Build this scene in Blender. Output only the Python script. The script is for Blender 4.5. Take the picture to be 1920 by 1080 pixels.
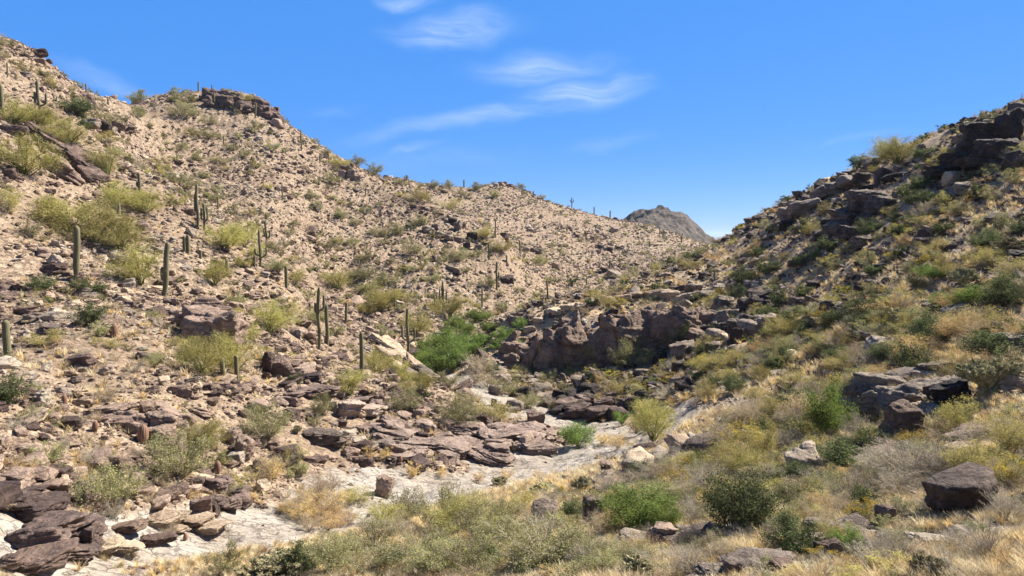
import bpy, math, random
import numpy as np
rng=np.random.default_rng(7); random.seed(7)
S=bpy.context.scene
for o in list(bpy.data.objects): bpy.data.objects.remove(o)
# ---------------------------------------------------------------- camera, sky, sun, exposure
F=1387.0; HZ=440.0; PT=math.atan((540-HZ)/F); CP,SP=math.cos(PT),math.sin(PT)
cam=bpy.data.cameras.new("camera"); cam.sensor_width=36; cam.lens=36*F/1920; cam.clip_start=.1; cam.clip_end=60000
co=bpy.data.objects.new("camera",cam); S.collection.objects.link(co); co.rotation_euler=(math.pi/2-PT,0,0); S.camera=co
SUN_EL=math.radians(47); SUN_AZ=math.radians(64)      # azimuth clockwise from +Y (into the picture): high on the right, a little ahead
sd=(math.sin(SUN_AZ)*math.cos(SUN_EL),math.cos(SUN_AZ)*math.cos(SUN_EL),math.sin(SUN_EL))
sl=bpy.data.lights.new("sun",'SUN'); sl.energy=5.0; sl.angle=math.radians(.53); sl.color=(1,.93,.815)
so=bpy.data.objects.new("sun",sl); S.collection.objects.link(so); so.location=(60,20,90)
import mathutils
so.rotation_euler=mathutils.Vector(sd).to_track_quat('Z','Y').to_euler()
S.view_settings.view_transform='Standard'; S.view_settings.look='None'; S.view_settings.exposure=1.24; S.view_settings.gamma=1
W_=bpy.data.worlds.new("World"); S.world=W_; W_.use_nodes=True
nt=W_.node_tree; nt.nodes.clear()
def N(nt,t,ins=None,**k):
    n=nt.nodes.new(t)
    for a,b in k.items(): setattr(n,a,b)
    for a,b in (ins or {}).items():
        if isinstance(b,bpy.types.NodeSocket): nt.links.new(b,n.inputs[a])
        else: n.inputs[a].default_value=b
    return n
def M2(nt,op,a,b=0.0,c=None,clamp=False):
    n=nt.nodes.new('ShaderNodeMath'); n.operation=op; n.use_clamp=clamp
    for i,x in enumerate((a,b,c)):
        if x is None: continue
        if isinstance(x,bpy.types.NodeSocket): nt.links.new(x,n.inputs[i])
        else: n.inputs[i].default_value=x
    return n.outputs[0]
def MIX(nt,f,a,b,bt='MIX'):
    n=nt.nodes.new('ShaderNodeMix'); n.data_type='RGBA'; n.blend_type=bt
    for i,x in ((0,f),(6,a),(7,b)):
        if isinstance(x,bpy.types.NodeSocket): nt.links.new(x,n.inputs[i])
        elif i==0: n.inputs[0].default_value=x
        else: n.inputs[i].default_value=(*x,1) if len(x)==3 else x
    return n.outputs[2]
def RAMP(nt,f,stops):
    n=nt.nodes.new('ShaderNodeValToRGB'); nt.links.new(f,n.inputs[0]); e=n.color_ramp.elements
    while len(e)<len(stops): e.new(.5)
    for k,(p,c) in enumerate(stops):
        e[k].position=p; e[k].color=(*c,1) if hasattr(c,'__len__') else (c,c,c,1)
    return n.outputs[0]
sky=N(nt,'ShaderNodeTexSky',sky_type='NISHITA'); sky.sun_disc=False; sky.sun_elevation=SUN_EL; sky.sun_rotation=SUN_AZ
sky.altitude=3000; sky.air_density=1.0; sky.dust_density=0.0; sky.ozone_density=6.0
# thin cirrus, laid out by direction on the sky dome
tc=N(nt,'ShaderNodeTexCoord'); sp=N(nt,'ShaderNodeSeparateXYZ',{0:tc.outputs['Generated']})
low=N(nt,'ShaderNodeMapRange',{'Value':sp.outputs[2],'From Min':.30,'From Max':.62,'To Min':.64,'To Max':.12},interpolation_type='SMOOTHSTEP')
hzn=N(nt,'ShaderNodeMapRange',{'Value':sp.outputs[2],'From Min':-.01,'From Max':.16,'To Min':.76,'To Max':1.0},interpolation_type='SMOOTHSTEP')
hs=N(nt,'ShaderNodeMixRGB',{0:M2(nt,'MULTIPLY',low.outputs[0],hzn.outputs[0]),1:sky.outputs[0],2:(.50,3.05,9.4,1)})   # the photograph's clear desert blue, deepening overhead
az=M2(nt,'DIVIDE',sp.outputs[0],M2(nt,'MAXIMUM',sp.outputs[1],.01)); el=M2(nt,'DIVIDE',sp.outputs[2],M2(nt,'MAXIMUM',sp.outputs[1],.01))
cv=N(nt,'ShaderNodeCombineXYZ',{0:az,1:el,2:0.0})
front=M2(nt,'GREATER_THAN',sp.outputs[1],.05)
wv=N(nt,'ShaderNodeTexNoise',{'Vector':cv.outputs[0],'Scale':7.0,'Detail':3.0})
wo=N(nt,'ShaderNodeVectorMath',{0:wv.outputs['Color'],1:(.5,.5,.5)},operation='SUBTRACT')
ws=N(nt,'ShaderNodeVectorMath',{0:wo.outputs[0],'Scale':.07},operation='SCALE')
wc=N(nt,'ShaderNodeVectorMath',{0:cv.outputs[0],1:ws.outputs[0]},operation='ADD')
total=None
for (u,v,ru,rv,tilt,st) in ((765,8,60,20,-10,.75),(850,65,135,34,3,.75),(1010,132,140,32,3,.7),(1090,182,130,38,8,.78),(900,228,260,22,9,.55),(1010,208,150,22,14,.55),(790,285,60,9,6,.33),(215,160,130,26,-14,.4),(1140,275,90,14,8,.22),(1600,265,110,9,6,.2),(60,150,120,30,0,.15),(630,215,60,10,5,.15),(820,300,200,22,2,.12)):
    cx,cy=(u-960)/F,(HZ-v)/F; a=math.radians(tilt)
    mp=N(nt,'ShaderNodeMapping',{'Vector':wc.outputs[0],'Location':(cx,cy,0),'Rotation':(0,0,a),'Scale':(ru/F,rv/F,1)},vector_type='TEXTURE')
    ln=N(nt,'ShaderNodeVectorMath',{0:mp.outputs[0]},operation='LENGTH')
    m=N(nt,'ShaderNodeMapRange',{'Value':ln.outputs['Value'],'From Min':0.0,'From Max':1.25,'To Min':st,'To Max':0.0},interpolation_type='SMOOTHSTEP').outputs[0]
    total=m if total is None else M2(nt,'MAXIMUM',total,m)
st=N(nt,'ShaderNodeMapping',{'Vector':wc.outputs[0],'Rotation':(0,0,math.radians(-9)),'Scale':(9,46,1)})
cn=N(nt,'ShaderNodeTexNoise',{'Vector':st.outputs[0],'Scale':1.0,'Detail':11.0,'Roughness':.68,'Distortion':.9})
cr=N(nt,'ShaderNodeMapRange',{'Value':cn.outputs[0],'From Min':.32,'From Max':.68,'To Min':.2,'To Max':1.15})
dens=M2(nt,'MULTIPLY',M2(nt,'MULTIPLY',total,cr.outputs[0]),front,clamp=True)
cl=MIX(nt,dens,hs.outputs[0],(4.6,6.2,9.2))
bg=N(nt,'ShaderNodeBackground',{'Color':cl,'Strength':.0525}); ow=N(nt,'ShaderNodeOutputWorld',{0:bg.outputs[0]})
S.cycles.max_bounces=5; S.cycles.diffuse_bounces=3; S.cycles.transparent_max_bounces=4
F=1387.0; HZ=440.0; PT=math.atan((540-HZ)/F); CP,SP=math.cos(PT),math.sin(PT)
def ray(u,v):
    cx=(np.asarray(u,float)-960)/F; cz=-(np.asarray(v,float)-540)/F
    x=cx; y=CP+cz*SP; z=-SP+cz*CP
    return np.arctan2(x,y), z/np.hypot(x,y)
# terrain profiles: viewing column -> (row, horizontal distance in metres) from near to far
COLS={
-700:[(1060,20),(800,33),(600,48),(400,70),(200,92),(0,118),(-40,150),(60,400)],
-300:[(1060,21),(950,26),(800,35),(600,54),(400,80),(200,105),(60,128),(0,150),(40,200),(150,400)],
0:[(1060,22.5),(950,27),(830,34),(700,45),(620,55),(500,72),(400,84),(300,97),(200,115),(120,133),(82,150),(110,190),(220,400)],
60:[(108,152),(130,185)],110:[(142,155),(165,190)],
160:[(1060,24),(960,29),(850,35),(750,41),(632,52),(520,74),(420,90),(330,105),(250,122),(205,145),(186,162),(210,200),(300,500)],
230:[(188,185),(215,215)],
300:[(1040,26),(950,31),(830,37),(700,46),(600,60),(553,72),(450,88),(380,100),(345,112),(352,130),(300,165),(240,195),(200,215),(181,235),(210,270),(320,450)],
370:[(173,235),(200,268)],
430:[(1020,28),(920,34),(820,40),(720,48),(650,58),(560,78),(480,92),(440,101),(450,118),(400,140),(330,165),(250,195),(195,218),(171,232),(200,262),(330,450)],
480:[(182,230),(215,258)],
520:[(1000,29),(900,36),(800,43),(700,54),(620,70),(540,86),(500,95),(505,110),(440,135),(350,160),(280,190),(218,224),(255,252),(370,450)],
560:[(247,219),(285,250)],
600:[(985,31),(900,37),(800,45),(720,53),(650,70),(590,90),(562,100),(570,112),(500,135),(400,160),(320,190),(274,215),(305,250),(390,450)],
650:[(301,208),(335,240)],
700:[(1080,17),(1020,21),(950,34),(900,38),(820,46),(740,54),(700,66),(640,84),(612,95),(625,106),(560,125),(480,145),(400,172),(328,203),(355,240),(400,420)],
750:[(350,198),(372,225),(338,300),(365,350)],
800:[(1080,16),(1010,21),(925,37),(850,44),(780,52),(730,60),(706,72),(706,80),(670,88),(620,105),(580,118),(520,135),(430,165),(385,185),(400,215),(380,270),(348,315),(375,365),(430,600)],
850:[(352,320),(380,370),(405,178)],
900:[(1080,15),(1010,20),(940,28),(905,39),(850,45),(790,53),(740,62),(700,72),(660,86),(620,108),(590,125),(540,140),(480,155),(430,172),(442,200),(410,250),(370,300),(352,328),(380,375),(430,600)],
940:[(345,330),(372,375),(455,163)],
1000:[(1080,14),(1000,19),(940,26),(900,36),(880,42),(830,48),(790,55),(772,60),(740,66),(712,74),(690,82),(600,89),(575,97),(580,125),(545,160),(505,185),(470,215),(400,285),(368,330),(395,380),(440,600)],
1050:[(386,330),(412,380)],
1100:[(1080,12.5),(1000,18),(940,24),(880,36),(850,44),(820,50),(790,57),(760,62),(720,68),(692,77),(590,86),(562,97),(568,120),(550,165),(520,200),(460,250),(401,320),(430,400),(445,700)],
1150:[(412,325),(438,400)],
1200:[(1080,12),(1000,16),(940,21),(880,29),(830,42),(800,50),(780,56),(740,63),(690,73),(590,86),(550,97),(525,108),(518,118),(530,140),(500,210),(460,270),(420,330),(445,420),(485,800)],
1300:[(1080,11.5),(1000,15),(940,19),(880,25),(820,35),(760,48),(700,60),(640,74),(580,86),(530,98),(500,112),(484,125),(500,160),(475,260),(450,335),(482,450),(490,900)],
1350:[(456,132),(485,170)],
1400:[(1080,11),(1000,14),(940,18),(880,23),(820,31),(760,42),(700,54),(640,66),(580,79),(520,92),(470,108),(424,128),(455,160),(480,320),(495,900)],
1450:[(396,125),(425,155)],
1500:[(1080,10.5),(1000,13.5),(930,18),(860,24),(800,31),(740,41),(680,51),(620,62),(560,73),(500,84),(440,96),(400,108),(370,121),(400,150),(455,300)],
1550:[(345,119),(375,148)],
1600:[(1080,10.5),(1000,13.5),(930,17.5),(860,22.5),(800,28),(720,38),(640,49),(560,61),(480,75),(400,91),(350,106),(320,116),(350,145),(450,320)],
1650:[(298,112),(330,140)],
1700:[(1080,10),(1000,13),(930,16.5),(860,21),(790,26),(700,35),(620,45),(540,56),(460,68),(380,82),(310,98),(276,107),(310,135),(430,300)],
1750:[(256,105)],
1800:[(1080,10),(1000,12.5),(920,16.5),(850,20.5),(780,25),(700,32),(600,43),(500,56),(400,70),(300,87),(238,102),(275,130),(400,300)],
1900:[(1080,10),(1000,12.5),(910,16.5),(850,19),(780,23),(700,29),(600,40),(500,52),(400,65),(300,80),(200,98),(240,125),(380,300)],
2200:[(1080,10),(900,16),(700,27),(500,45),(300,65),(150,85),(100,100),(150,130),(300,300)],
2700:[(1080,10),(900,15),(700,25),(500,42),(300,60),(150,80),(100,100),(150,130),(300,300)],
}
P=[]
for u,l in COLS.items():
    for v,r in l:
        t,e=ray(u,v); P.append((float(t),math.log(r),float(e)))
for t in np.radians([-100,-70,-45,-20,0,20,45,70,100]):
    for r,z in ((1.3,-1.75),(2.5,-2.1),(5,-3.2)): P.append((t,math.log(r),z/r))
for t in np.radians([-178,-140,-105]):
    for r,z in ((10,-4),(25,-7),(60,-3),(120,10),(300,5),(900,-30)): P.append((t,math.log(r),z/r))
for t in np.radians([85,110,140,178]):
    for r,z in ((10,-3),(25,-1),(60,8),(120,16),(300,5),(900,-30)): P.append((t,math.log(r),z/r))
for t in np.radians([-60,-40,-25,-10,0,10,25,40,60]): P.append((t,math.log(1000),-75/1000))
P=np.array(P); TS=2.6
def kern(d2): return 0.5*d2*np.log(d2+1e-12)
Q=np.c_[P[:,0]*TS,P[:,1]]
n=len(Q); D2=((Q[:,None]-Q[None])**2).sum(-1)
A=np.zeros((n+3,n+3)); A[:n,:n]=kern(D2)+np.eye(n)*2e-4; A[:n,n]=1; A[:n,n+1:]=Q; A[n,:n]=1; A[n+1:,:n]=Q.T
W=np.linalg.solve(A,np.r_[P[:,2],0,0,0])
def e_base(th,L):
    sh=np.shape(th); q=np.c_[np.ravel(th)*TS,np.ravel(L)]; out=np.empty(len(q))
    for i in range(0,len(q),20000):
        k=q[i:i+20000]; d=((k[:,None]-Q[None])**2).sum(-1)
        out[i:i+20000]=kern(d)@W[:n]+W[n]+k@W[n+1:]
    return out.reshape(sh)
# ---------------------------------------------------------------- numpy noise
def _h(ix,iy,iz,s):
    n=(ix*374761393+iy*668265263+iz*2147483647*3+s*1274126177)&0xffffffff
    n=((n^(n>>13))*1274126177)&0xffffffff
    return ((n^(n>>16))&0xffffff)/float(0xffffff)*2-1
def noise(p,s=0):
    i=np.floor(p).astype(np.int64); f=p-i; f=f*f*f*(f*(f*6-15)+10); r=0
    for dx in (0,1):
        wx=f[...,0] if dx else 1-f[...,0]
        for dy in (0,1):
            wy=f[...,1] if dy else 1-f[...,1]
            if p.shape[-1]==3:
                for dz in (0,1):
                    wz=f[...,2] if dz else 1-f[...,2]
                    r=r+wx*wy*wz*_h(i[...,0]+dx,i[...,1]+dy,i[...,2]+dz,s)
            else: r=r+wx*wy*_h(i[...,0]+dx,i[...,1]+dy,0*i[...,0],s)
    return r
def fbm(p,o=4,s=0,g=.5,ridge=False):
    r=0; a=1
    for k in range(o):
        n=noise(p*2.03**k+k*17.3,s+k)
        r=r+a*((1-2*np.abs(n)) if ridge else n); a*=g
    return r
def sstep(a,b,x): t=np.clip((x-a)/(b-a),0,1); return t*t*(3-2*t)
# where the wash runs: viewing column against distance
WR=[18,22,25,27,29,31,34,37,42,46,52,58,64,72,90,110,125,150,200]
WU=[-700,-250,60,260,450,600,700,840,1060,1160,1170,1060,930,825,835,890,920,1060,1320]
def wash_u(r): return np.interp(r,WR,WU)
wt=[ray(u,HZ)[0] for u in WU]; WP=np.array([(r*math.sin(t),r*math.cos(t)) for r,t in zip(WR,wt)])
def seg_dist(x,y,P):
    d=np.full(np.shape(x),1e9)
    for a,b in zip(P[:-1],P[1:]):
        ab=b-a; t=np.clip(((x-a[0])*ab[0]+(y-a[1])*ab[1])/(ab@ab),0,1)
        d=np.minimum(d,np.hypot(x-a[0]-t*ab[0],y-a[1]-t*ab[1]))
    return d
# ---------------------------------------------------------------- the height field
inv=np.radians(37.5)
NT=1250; thv=np.linspace(-inv,inv,NT)
th=np.r_[np.radians(np.linspace(-180,-38.5,90)),thv,np.radians(np.linspace(38.5,180,90))]
Lg=np.r_[np.linspace(math.log(1.3),math.log(9),60)[:-1],np.linspace(math.log(9),math.log(345),760)[:-1],np.linspace(math.log(345),math.log(1000),50)]
tc_=np.r_[np.radians(np.linspace(-180,-40,36)),np.radians(np.linspace(-38.5,38.5,200)),np.radians(np.linspace(40,180,36))]
Lc=np.linspace(Lg[0],Lg[-1],330)
Ec=e_base(*np.meshgrid(tc_,Lc,indexing='ij'))
def up1(E,xo,xn,ax):
    j=np.clip(np.searchsorted(xo,xn)-1,0,len(xo)-2); t=(xn-xo[j])/(xo[j+1]-xo[j])
    E=np.moveaxis(E,ax,0); r=E[j]*(1-t)[:,None]+E[j+1]*t[:,None]
    return np.moveaxis(r,0,ax)
E=up1(up1(Ec,tc_,th,0),Lc,Lg,1)
TH,LL=np.meshgrid(th,Lg,indexing='ij'); R=np.exp(LL); X=R*np.sin(TH); Y=R*np.cos(TH); Z=E*R
XY=np.stack([X,Y],-1)
dw=seg_dist(X,Y,WP); jag=fbm(XY*.22,4,5)
UU=960+F*np.tan(np.clip(TH,-1.2,1.2))/1.0     # viewing column
right=UU>wash_u(R)
wash_w=np.interp(R,[20,27,31,36,45,52,60,64,75,90],[2.2,2.5,2.9,5.2,5.8,3.6,3.6,2.0,1.5,1.1])
pale=sstep(.25,-.25,(dw-wash_w*(1+.35*jag))/1.2)*(R<100)
def patch(u,v,a,b,rot,edge=.3):
    x,y,z,r=at0(u,v); ca,sa=math.cos(rot),math.sin(rot)
    dx,dy=X-x,Y-y; p=(dx*ca+dy*sa)/a; q=(-dx*sa+dy*ca)/b
    return sstep(edge,-edge,np.hypot(p,q)-1+.3*jag)
def at0(u,v):
    t,e=ray(u,v); i=int(np.clip(np.searchsorted(th,t),1,len(th)-1)); m=(R[i]>9)&(R[i]<345); c=(Z[i]/R[i])[m]; rr=R[i][m]
    k=int(np.argmax(c>=e)) if (c>=e).any() else int(np.argmax(c))
    r=rr[k]
    if k>0 and c[k]>=e: r=rr[k-1]+(rr[k]-rr[k-1])*(e-c[k-1])/(c[k]-c[k-1]+1e-9)
    z=np.interp(r,rr,c*rr)
    return r*math.sin(t),r*math.cos(t),float(z),float(r)
for a in ((1690,1026,2.0,.75,0.05),(1800,1006,.9,.4,0),(1600,998,1.5,.6,.1),(1310,1003,1.3,.8,.3),(1240,1015,.8,.6,.2),(1390,1065,1.5,.9,.2),(1690,850,3.0,1.1,.15),(755,690,5,1.2,-.9),(1100,785,5,1.6,.1),(60,1055,4,1.3,.2)):
    pale=np.maximum(pale,patch(*a))
soil=sstep(-.1,.5,fbm(XY*.07,3,9))                    # bare tan earth against stony ground
rightf=sstep(-40,60,(UU-wash_u(R)))                    # golden bank on the right
far=sstep(108,125,R)*(UU<1345)
# relief: gullies, ledges, lumps
amp=np.clip((R-9)/30,.25,1)
bank=np.where(right,1-.75*sstep(9,5,dw)*(R<50),1)
rel=.55*fbm(XY/22,2,21)*np.clip((R-50)/60,0,1)+.28*amp*fbm(XY/4.5,3,22)+.10*amp*fbm(XY/1.1,3,23)
dip=np.stack([X*.35+Y*.2+Z*.9,X*.15-Y*.1],-1)
led=fbm(dip/1.7,2,31); led=np.tanh(led*5)*.5
rocky=sstep(-.15,.35,fbm(XY/9,3,33)+.15)
rel+=.33*led*rocky*amp*(1-.6*rightf)*(1-.5*far)
rel+=far*.28*fbm(XY/1.6,3,41,.6,True)
rel=rel*bank; rel=rel*(1-.8*pale)+pale*(.10*np.tanh(3*fbm(np.stack([X*.6+Z,Y*.9],-1),3,50))+.035*fbm(XY/.4,2,51)-.1)
damp=sstep(1.2,9,R)
Z=Z+rel*damp
Z=np.where(R>420,Z-(R-420)*.02,Z)
def at(u,v): return at0(u,v)
def hz(x,y):
    t=math.atan2(x,y); r=math.hypot(x,y); i=min(max(int(np.searchsorted(th,t)),1),len(th)-1)
    f=(t-th[i-1])/(th[i]-th[i-1]); return float((1-f)*np.interp(r,R[i-1],Z[i-1])+f*np.interp(r,R[i],Z[i]))
def proj(x,y,z):
    d=y*CP-z*SP; return 960+F*x/d, 540-F*(y*SP+z*CP)/d
# ---------------------------------------------------------------- mesh and scene helpers
def mesh_np(name,verts,faces,mats=(),mi=None,smooth=True,attrs=None):
    me=bpy.data.meshes.new(name); verts=np.asarray(verts,np.float32); me.vertices.add(len(verts)); me.vertices.foreach_set('co',verts.ravel())
    if not isinstance(faces,list): faces=[faces]
    faces=[np.asarray(f,np.int32) for f in faces if len(f)]
    tot=np.concatenate([np.full(len(f),f.shape[1],np.int32) for f in faces]); lv=np.concatenate([f.ravel() for f in faces])
    me.loops.add(len(lv)); me.polygons.add(len(tot)); me.loops.foreach_set('vertex_index',lv)
    me.polygons.foreach_set('loop_start',np.r_[0,np.cumsum(tot)[:-1]].astype(np.int32))
    try: me.polygons.foreach_set('loop_total',tot)
    except Exception: pass
    for m in mats: me.materials.append(m)
    if mi is not None: me.polygons.foreach_set('material_index',np.asarray(mi,np.int32))
    me.polygons.foreach_set('use_smooth',np.full(len(tot),smooth))
    for k,(dom,val) in (attrs or {}).items():
        a=me.attributes.new(k,'FLOAT',dom); a.data.foreach_set('value',np.asarray(val,np.float32))
    me.update(calc_edges=True); me.validate(); return me
COL=S.collection
def link(name,me,parent=None,loc=None,rot=None,scl=None,label=None,cat=None,group=None,kind=None):
    o=bpy.data.objects.new(name,me); COL.objects.link(o)
    if parent is not None: o.parent=parent
    if loc is not None: o.location=loc
    if rot is not None: o.rotation_euler=rot
    if scl is not None: o.scale=scl
    if label: o['label']=label
    if cat: o['category']=cat
    if group: o['group']=group
    if kind: o['kind']=kind
    return o
def mat(name,rough=.9):
    m=bpy.data.materials.new(name); m.use_nodes=True; t=m.node_tree; t.nodes.clear()
    return m,t
def out(t,sh): N(t,'ShaderNodeOutputMaterial',{0:sh})
# ---------------------------------------------------------------- materials
def rock_layers(t,vec,base,dark,light,scale,crack=1.0,rnd=None,bump=.6,bd=.05):
    """mottled varnished rock: colour and bump"""
    n1=N(t,'ShaderNodeTexNoise',{'Vector':vec,'Scale':scale,'Detail':8.0,'Roughness':.62})
    n2=N(t,'ShaderNodeTexNoise',{'Vector':vec,'Scale':scale*6,'Detail':6.0,'Roughness':.7})
    f=M2(t,'ADD',n1.outputs[0],M2(t,'MULTIPLY',M2(t,'SUBTRACT',n2.outputs[0],.5),.7))
    if rnd is not None: f=M2(t,'ADD',f,M2(t,'MULTIPLY',M2(t,'SUBTRACT',rnd,.5),.45))
    c=RAMP(t,f,[(.25,dark),(.47,base),(.72,light)])
    return c,n1,n2
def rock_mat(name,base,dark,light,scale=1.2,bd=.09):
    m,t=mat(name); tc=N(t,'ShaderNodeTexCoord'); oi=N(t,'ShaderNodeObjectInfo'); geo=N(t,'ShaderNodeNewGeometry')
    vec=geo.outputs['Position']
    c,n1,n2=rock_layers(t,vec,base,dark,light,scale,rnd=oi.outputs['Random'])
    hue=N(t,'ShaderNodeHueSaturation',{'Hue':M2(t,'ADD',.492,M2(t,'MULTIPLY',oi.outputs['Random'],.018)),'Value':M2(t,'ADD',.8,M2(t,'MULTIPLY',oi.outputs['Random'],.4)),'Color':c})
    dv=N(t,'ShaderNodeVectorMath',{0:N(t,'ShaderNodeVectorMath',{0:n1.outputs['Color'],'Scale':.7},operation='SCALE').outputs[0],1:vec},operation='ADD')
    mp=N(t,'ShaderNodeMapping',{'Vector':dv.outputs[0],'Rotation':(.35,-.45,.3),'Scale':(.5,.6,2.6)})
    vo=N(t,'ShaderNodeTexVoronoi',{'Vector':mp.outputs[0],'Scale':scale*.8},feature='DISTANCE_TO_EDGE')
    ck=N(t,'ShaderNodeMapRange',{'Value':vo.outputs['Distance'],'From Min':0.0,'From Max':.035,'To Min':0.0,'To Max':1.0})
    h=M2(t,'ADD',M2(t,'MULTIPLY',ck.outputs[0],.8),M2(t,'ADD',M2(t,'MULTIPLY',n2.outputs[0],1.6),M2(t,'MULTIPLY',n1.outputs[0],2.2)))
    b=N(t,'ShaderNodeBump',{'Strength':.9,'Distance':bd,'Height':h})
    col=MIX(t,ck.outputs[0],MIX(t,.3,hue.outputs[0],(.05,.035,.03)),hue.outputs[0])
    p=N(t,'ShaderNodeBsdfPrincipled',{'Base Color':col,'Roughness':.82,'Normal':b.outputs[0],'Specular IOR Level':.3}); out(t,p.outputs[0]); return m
ROCK_BROWN=rock_mat('varnished_rock',(.18,.122,.095),(.07,.047,.039),(.34,.24,.185))
ROCK_PALE=rock_mat('pale_rock',(.30,.215,.15),(.15,.10,.075),(.46,.35,.25))
ROCK_DARK=rock_mat('dark_rock',(.085,.06,.048),(.032,.024,.021),(.25,.19,.15))
ROCK_TAN=rock_mat('tan_rock',(.19,.14,.108),(.085,.06,.047),(.33,.255,.20))
ROCK_LEDGE=rock_mat('ledge_rock',(.225,.16,.128),(.10,.07,.058),(.37,.28,.225),.9)
ROCK_BLACK=rock_mat('black_rock',(.068,.05,.042),(.026,.02,.018),(.20,.155,.125))
ROCK_CLIFF_SHADE=rock_mat('shaded_cliff_rock',(.115,.074,.056),(.045,.031,.026),(.24,.165,.125),.7,.16)  # cliff face's shade is put into the colour: rock darkened throughout
ROCK_GREY=rock_mat('grey_rock',(.235,.185,.145),(.12,.09,.07),(.39,.32,.25))
def ground_mat():
    m,t=mat('stony_ground'); geo=N(t,'ShaderNodeNewGeometry'); vec=geo.outputs['Position']
    A=lambda k:N(t,'ShaderNodeAttribute',attribute_name=k).outputs['Fac']
    n1=N(t,'ShaderNodeTexNoise',{'Vector':vec,'Scale':.35,'Detail':8.0,'Roughness':.65})
    n2=N(t,'ShaderNodeTexNoise',{'Vector':vec,'Scale':4.0,'Detail':6.0,'Roughness':.7})
    vo=N(t,'ShaderNodeTexVoronoi',{'Vector':vec,'Scale':2.6,'Randomness':1.0}); vs=N(t,'ShaderNodeTexVoronoi',{'Vector':vec,'Scale':9.0})
    vsp=N(t,'ShaderNodeSeparateColor',{0:vo.outputs['Color']}); vss=N(t,'ShaderNodeSeparateColor',{0:vs.outputs['Color']})
    st=M2(t,'ADD',M2(t,'MULTIPLY',vsp.outputs[0],.5),M2(t,'MULTIPLY',vss.outputs[0],.5))
    stone=RAMP(t,M2(t,'ADD',st,M2(t,'MULTIPLY',M2(t,'SUBTRACT',n2.outputs[0],.5),.6)),[(.12,(.09,.06,.042)),(.42,(.20,.142,.098)),(.62,(.31,.23,.16)),(.88,(.46,.36,.26))])
    earth=RAMP(t,n2.outputs[0],[(.3,(.21,.15,.10)),(.55,(.32,.238,.16)),(.75,(.42,.33,.235))])
    fs=M2(t,'ADD',M2(t,'MULTIPLY',A('soil'),.4),M2(t,'MULTIPLY',M2(t,'SUBTRACT',n1.outputs[0],.5),2.2),clamp=True)
    n3=N(t,'ShaderNodeTexNoise',{'Vector':vec,'Scale':.07,'Detail':5.0,'Roughness':.6})
    left=MIX(t,fs,stone,earth); left=MIX(t,RAMP(t,n3.outputs[0],[(.5,0.0),(.66,.55)]),left,MIX(t,st,(.07,.045,.035),(.24,.165,.12)))
    gold=RAMP(t,n2.outputs[0],[(.3,(.27,.19,.12)),(.5,(.46,.335,.20)),(.72,(.58,.46,.30))])
    rk=RAMP(t,st,[(.2,(.09,.065,.055)),(.6,(.24,.18,.145)),(.9,(.42,.35,.29))])
    rg=MIX(t,RAMP(t,n1.outputs[0],[(.42,0.0),(.58,1.0)]),rk,gold)
    c=MIX(t,A('right'),left,rg)
    dr=RAMP(t,M2(t,'ADD',M2(t,'MULTIPLY',n1.outputs[0],.6),M2(t,'MULTIPLY',n2.outputs[0],.4)),[(.35,(.25,.20,.155)),(.5,(.37,.32,.265)),(.68,(.47,.44,.395))])
    mp=N(t,'ShaderNodeMapping',{'Vector':vec,'Rotation':(0,0,.5),'Scale':(.5,1.6,2.5)})
    dv=N(t,'ShaderNodeVectorMath',{0:N(t,'ShaderNodeVectorMath',{0:n1.outputs['Color'],'Scale':2.5},operation='SCALE').outputs[0],1:mp.outputs[0]},operation='ADD')
    vc=N(t,'ShaderNodeTexVoronoi',{'Vector':dv.outputs[0],'Scale':1.3},feature='DISTANCE_TO_EDGE')
    ck=N(t,'ShaderNodeMapRange',{'Value':vc.outputs['Distance'],'From Min':0.0,'From Max':.05})
    dr=MIX(t,M2(t,'MULTIPLY',M2(t,'SUBTRACT',1.0,ck.outputs[0]),.45),dr,(.2,.15,.12))
    c=MIX(t,A('pale'),c,dr)
    h=M2(t,'ADD',M2(t,'ADD',M2(t,'MULTIPLY',st,.9),n2.outputs[0]),M2(t,'MULTIPLY',M2(t,'MULTIPLY',ck.outputs[0],A('pale')),.6))
    b=N(t,'ShaderNodeBump',{'Strength':.85,'Distance':.12,'Height':h})
    p=N(t,'ShaderNodeBsdfPrincipled',{'Base Color':c,'Roughness':.92,'Normal':b.outputs[0],'Specular IOR Level':.2}); out(t,p.outputs[0]); return m
GROUND=ground_mat()
def leaf_mat(name,a,b,trans=.3,rv=.25):
    m,t=mat(name); at_=N(t,'ShaderNodeAttribute',attribute_name='tone').outputs['Fac']; oi=N(t,'ShaderNodeObjectInfo')
    c=MIX(t,at_,a,b); c=N(t,'ShaderNodeHueSaturation',{'Hue':M2(t,'ADD',.49,M2(t,'MULTIPLY',oi.outputs['Random'],.02)),'Value':M2(t,'ADD',1-rv,M2(t,'MULTIPLY',oi.outputs['Random'],2*rv)),'Color':c}).outputs[0]
    d=N(t,'ShaderNodeBsdfDiffuse',{'Color':c}); tr=N(t,'ShaderNodeBsdfTranslucent',{'Color':c})
    mx=N(t,'ShaderNodeMixShader',{0:trans,1:d.outputs[0],2:tr.outputs[0]}); out(t,mx.outputs[0]); return m
BARK=leaf_mat('grey_bark',(.10,.085,.065),(.20,.17,.13),0.0)
TWIG=leaf_mat('dry_twig',(.26,.21,.16),(.44,.38,.31),0.0)
GBARK=leaf_mat('green_bark',(.13,.14,.05),(.24,.24,.10),0.0)
L_PALO=leaf_mat('palo_verde_twigs',(.32,.285,.08),(.56,.50,.20))
L_OLIVE=leaf_mat('olive_leaves',(.18,.175,.07),(.40,.38,.18))
L_DARK=leaf_mat('dark_leaves',(.05,.07,.028),(.19,.215,.095))
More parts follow.
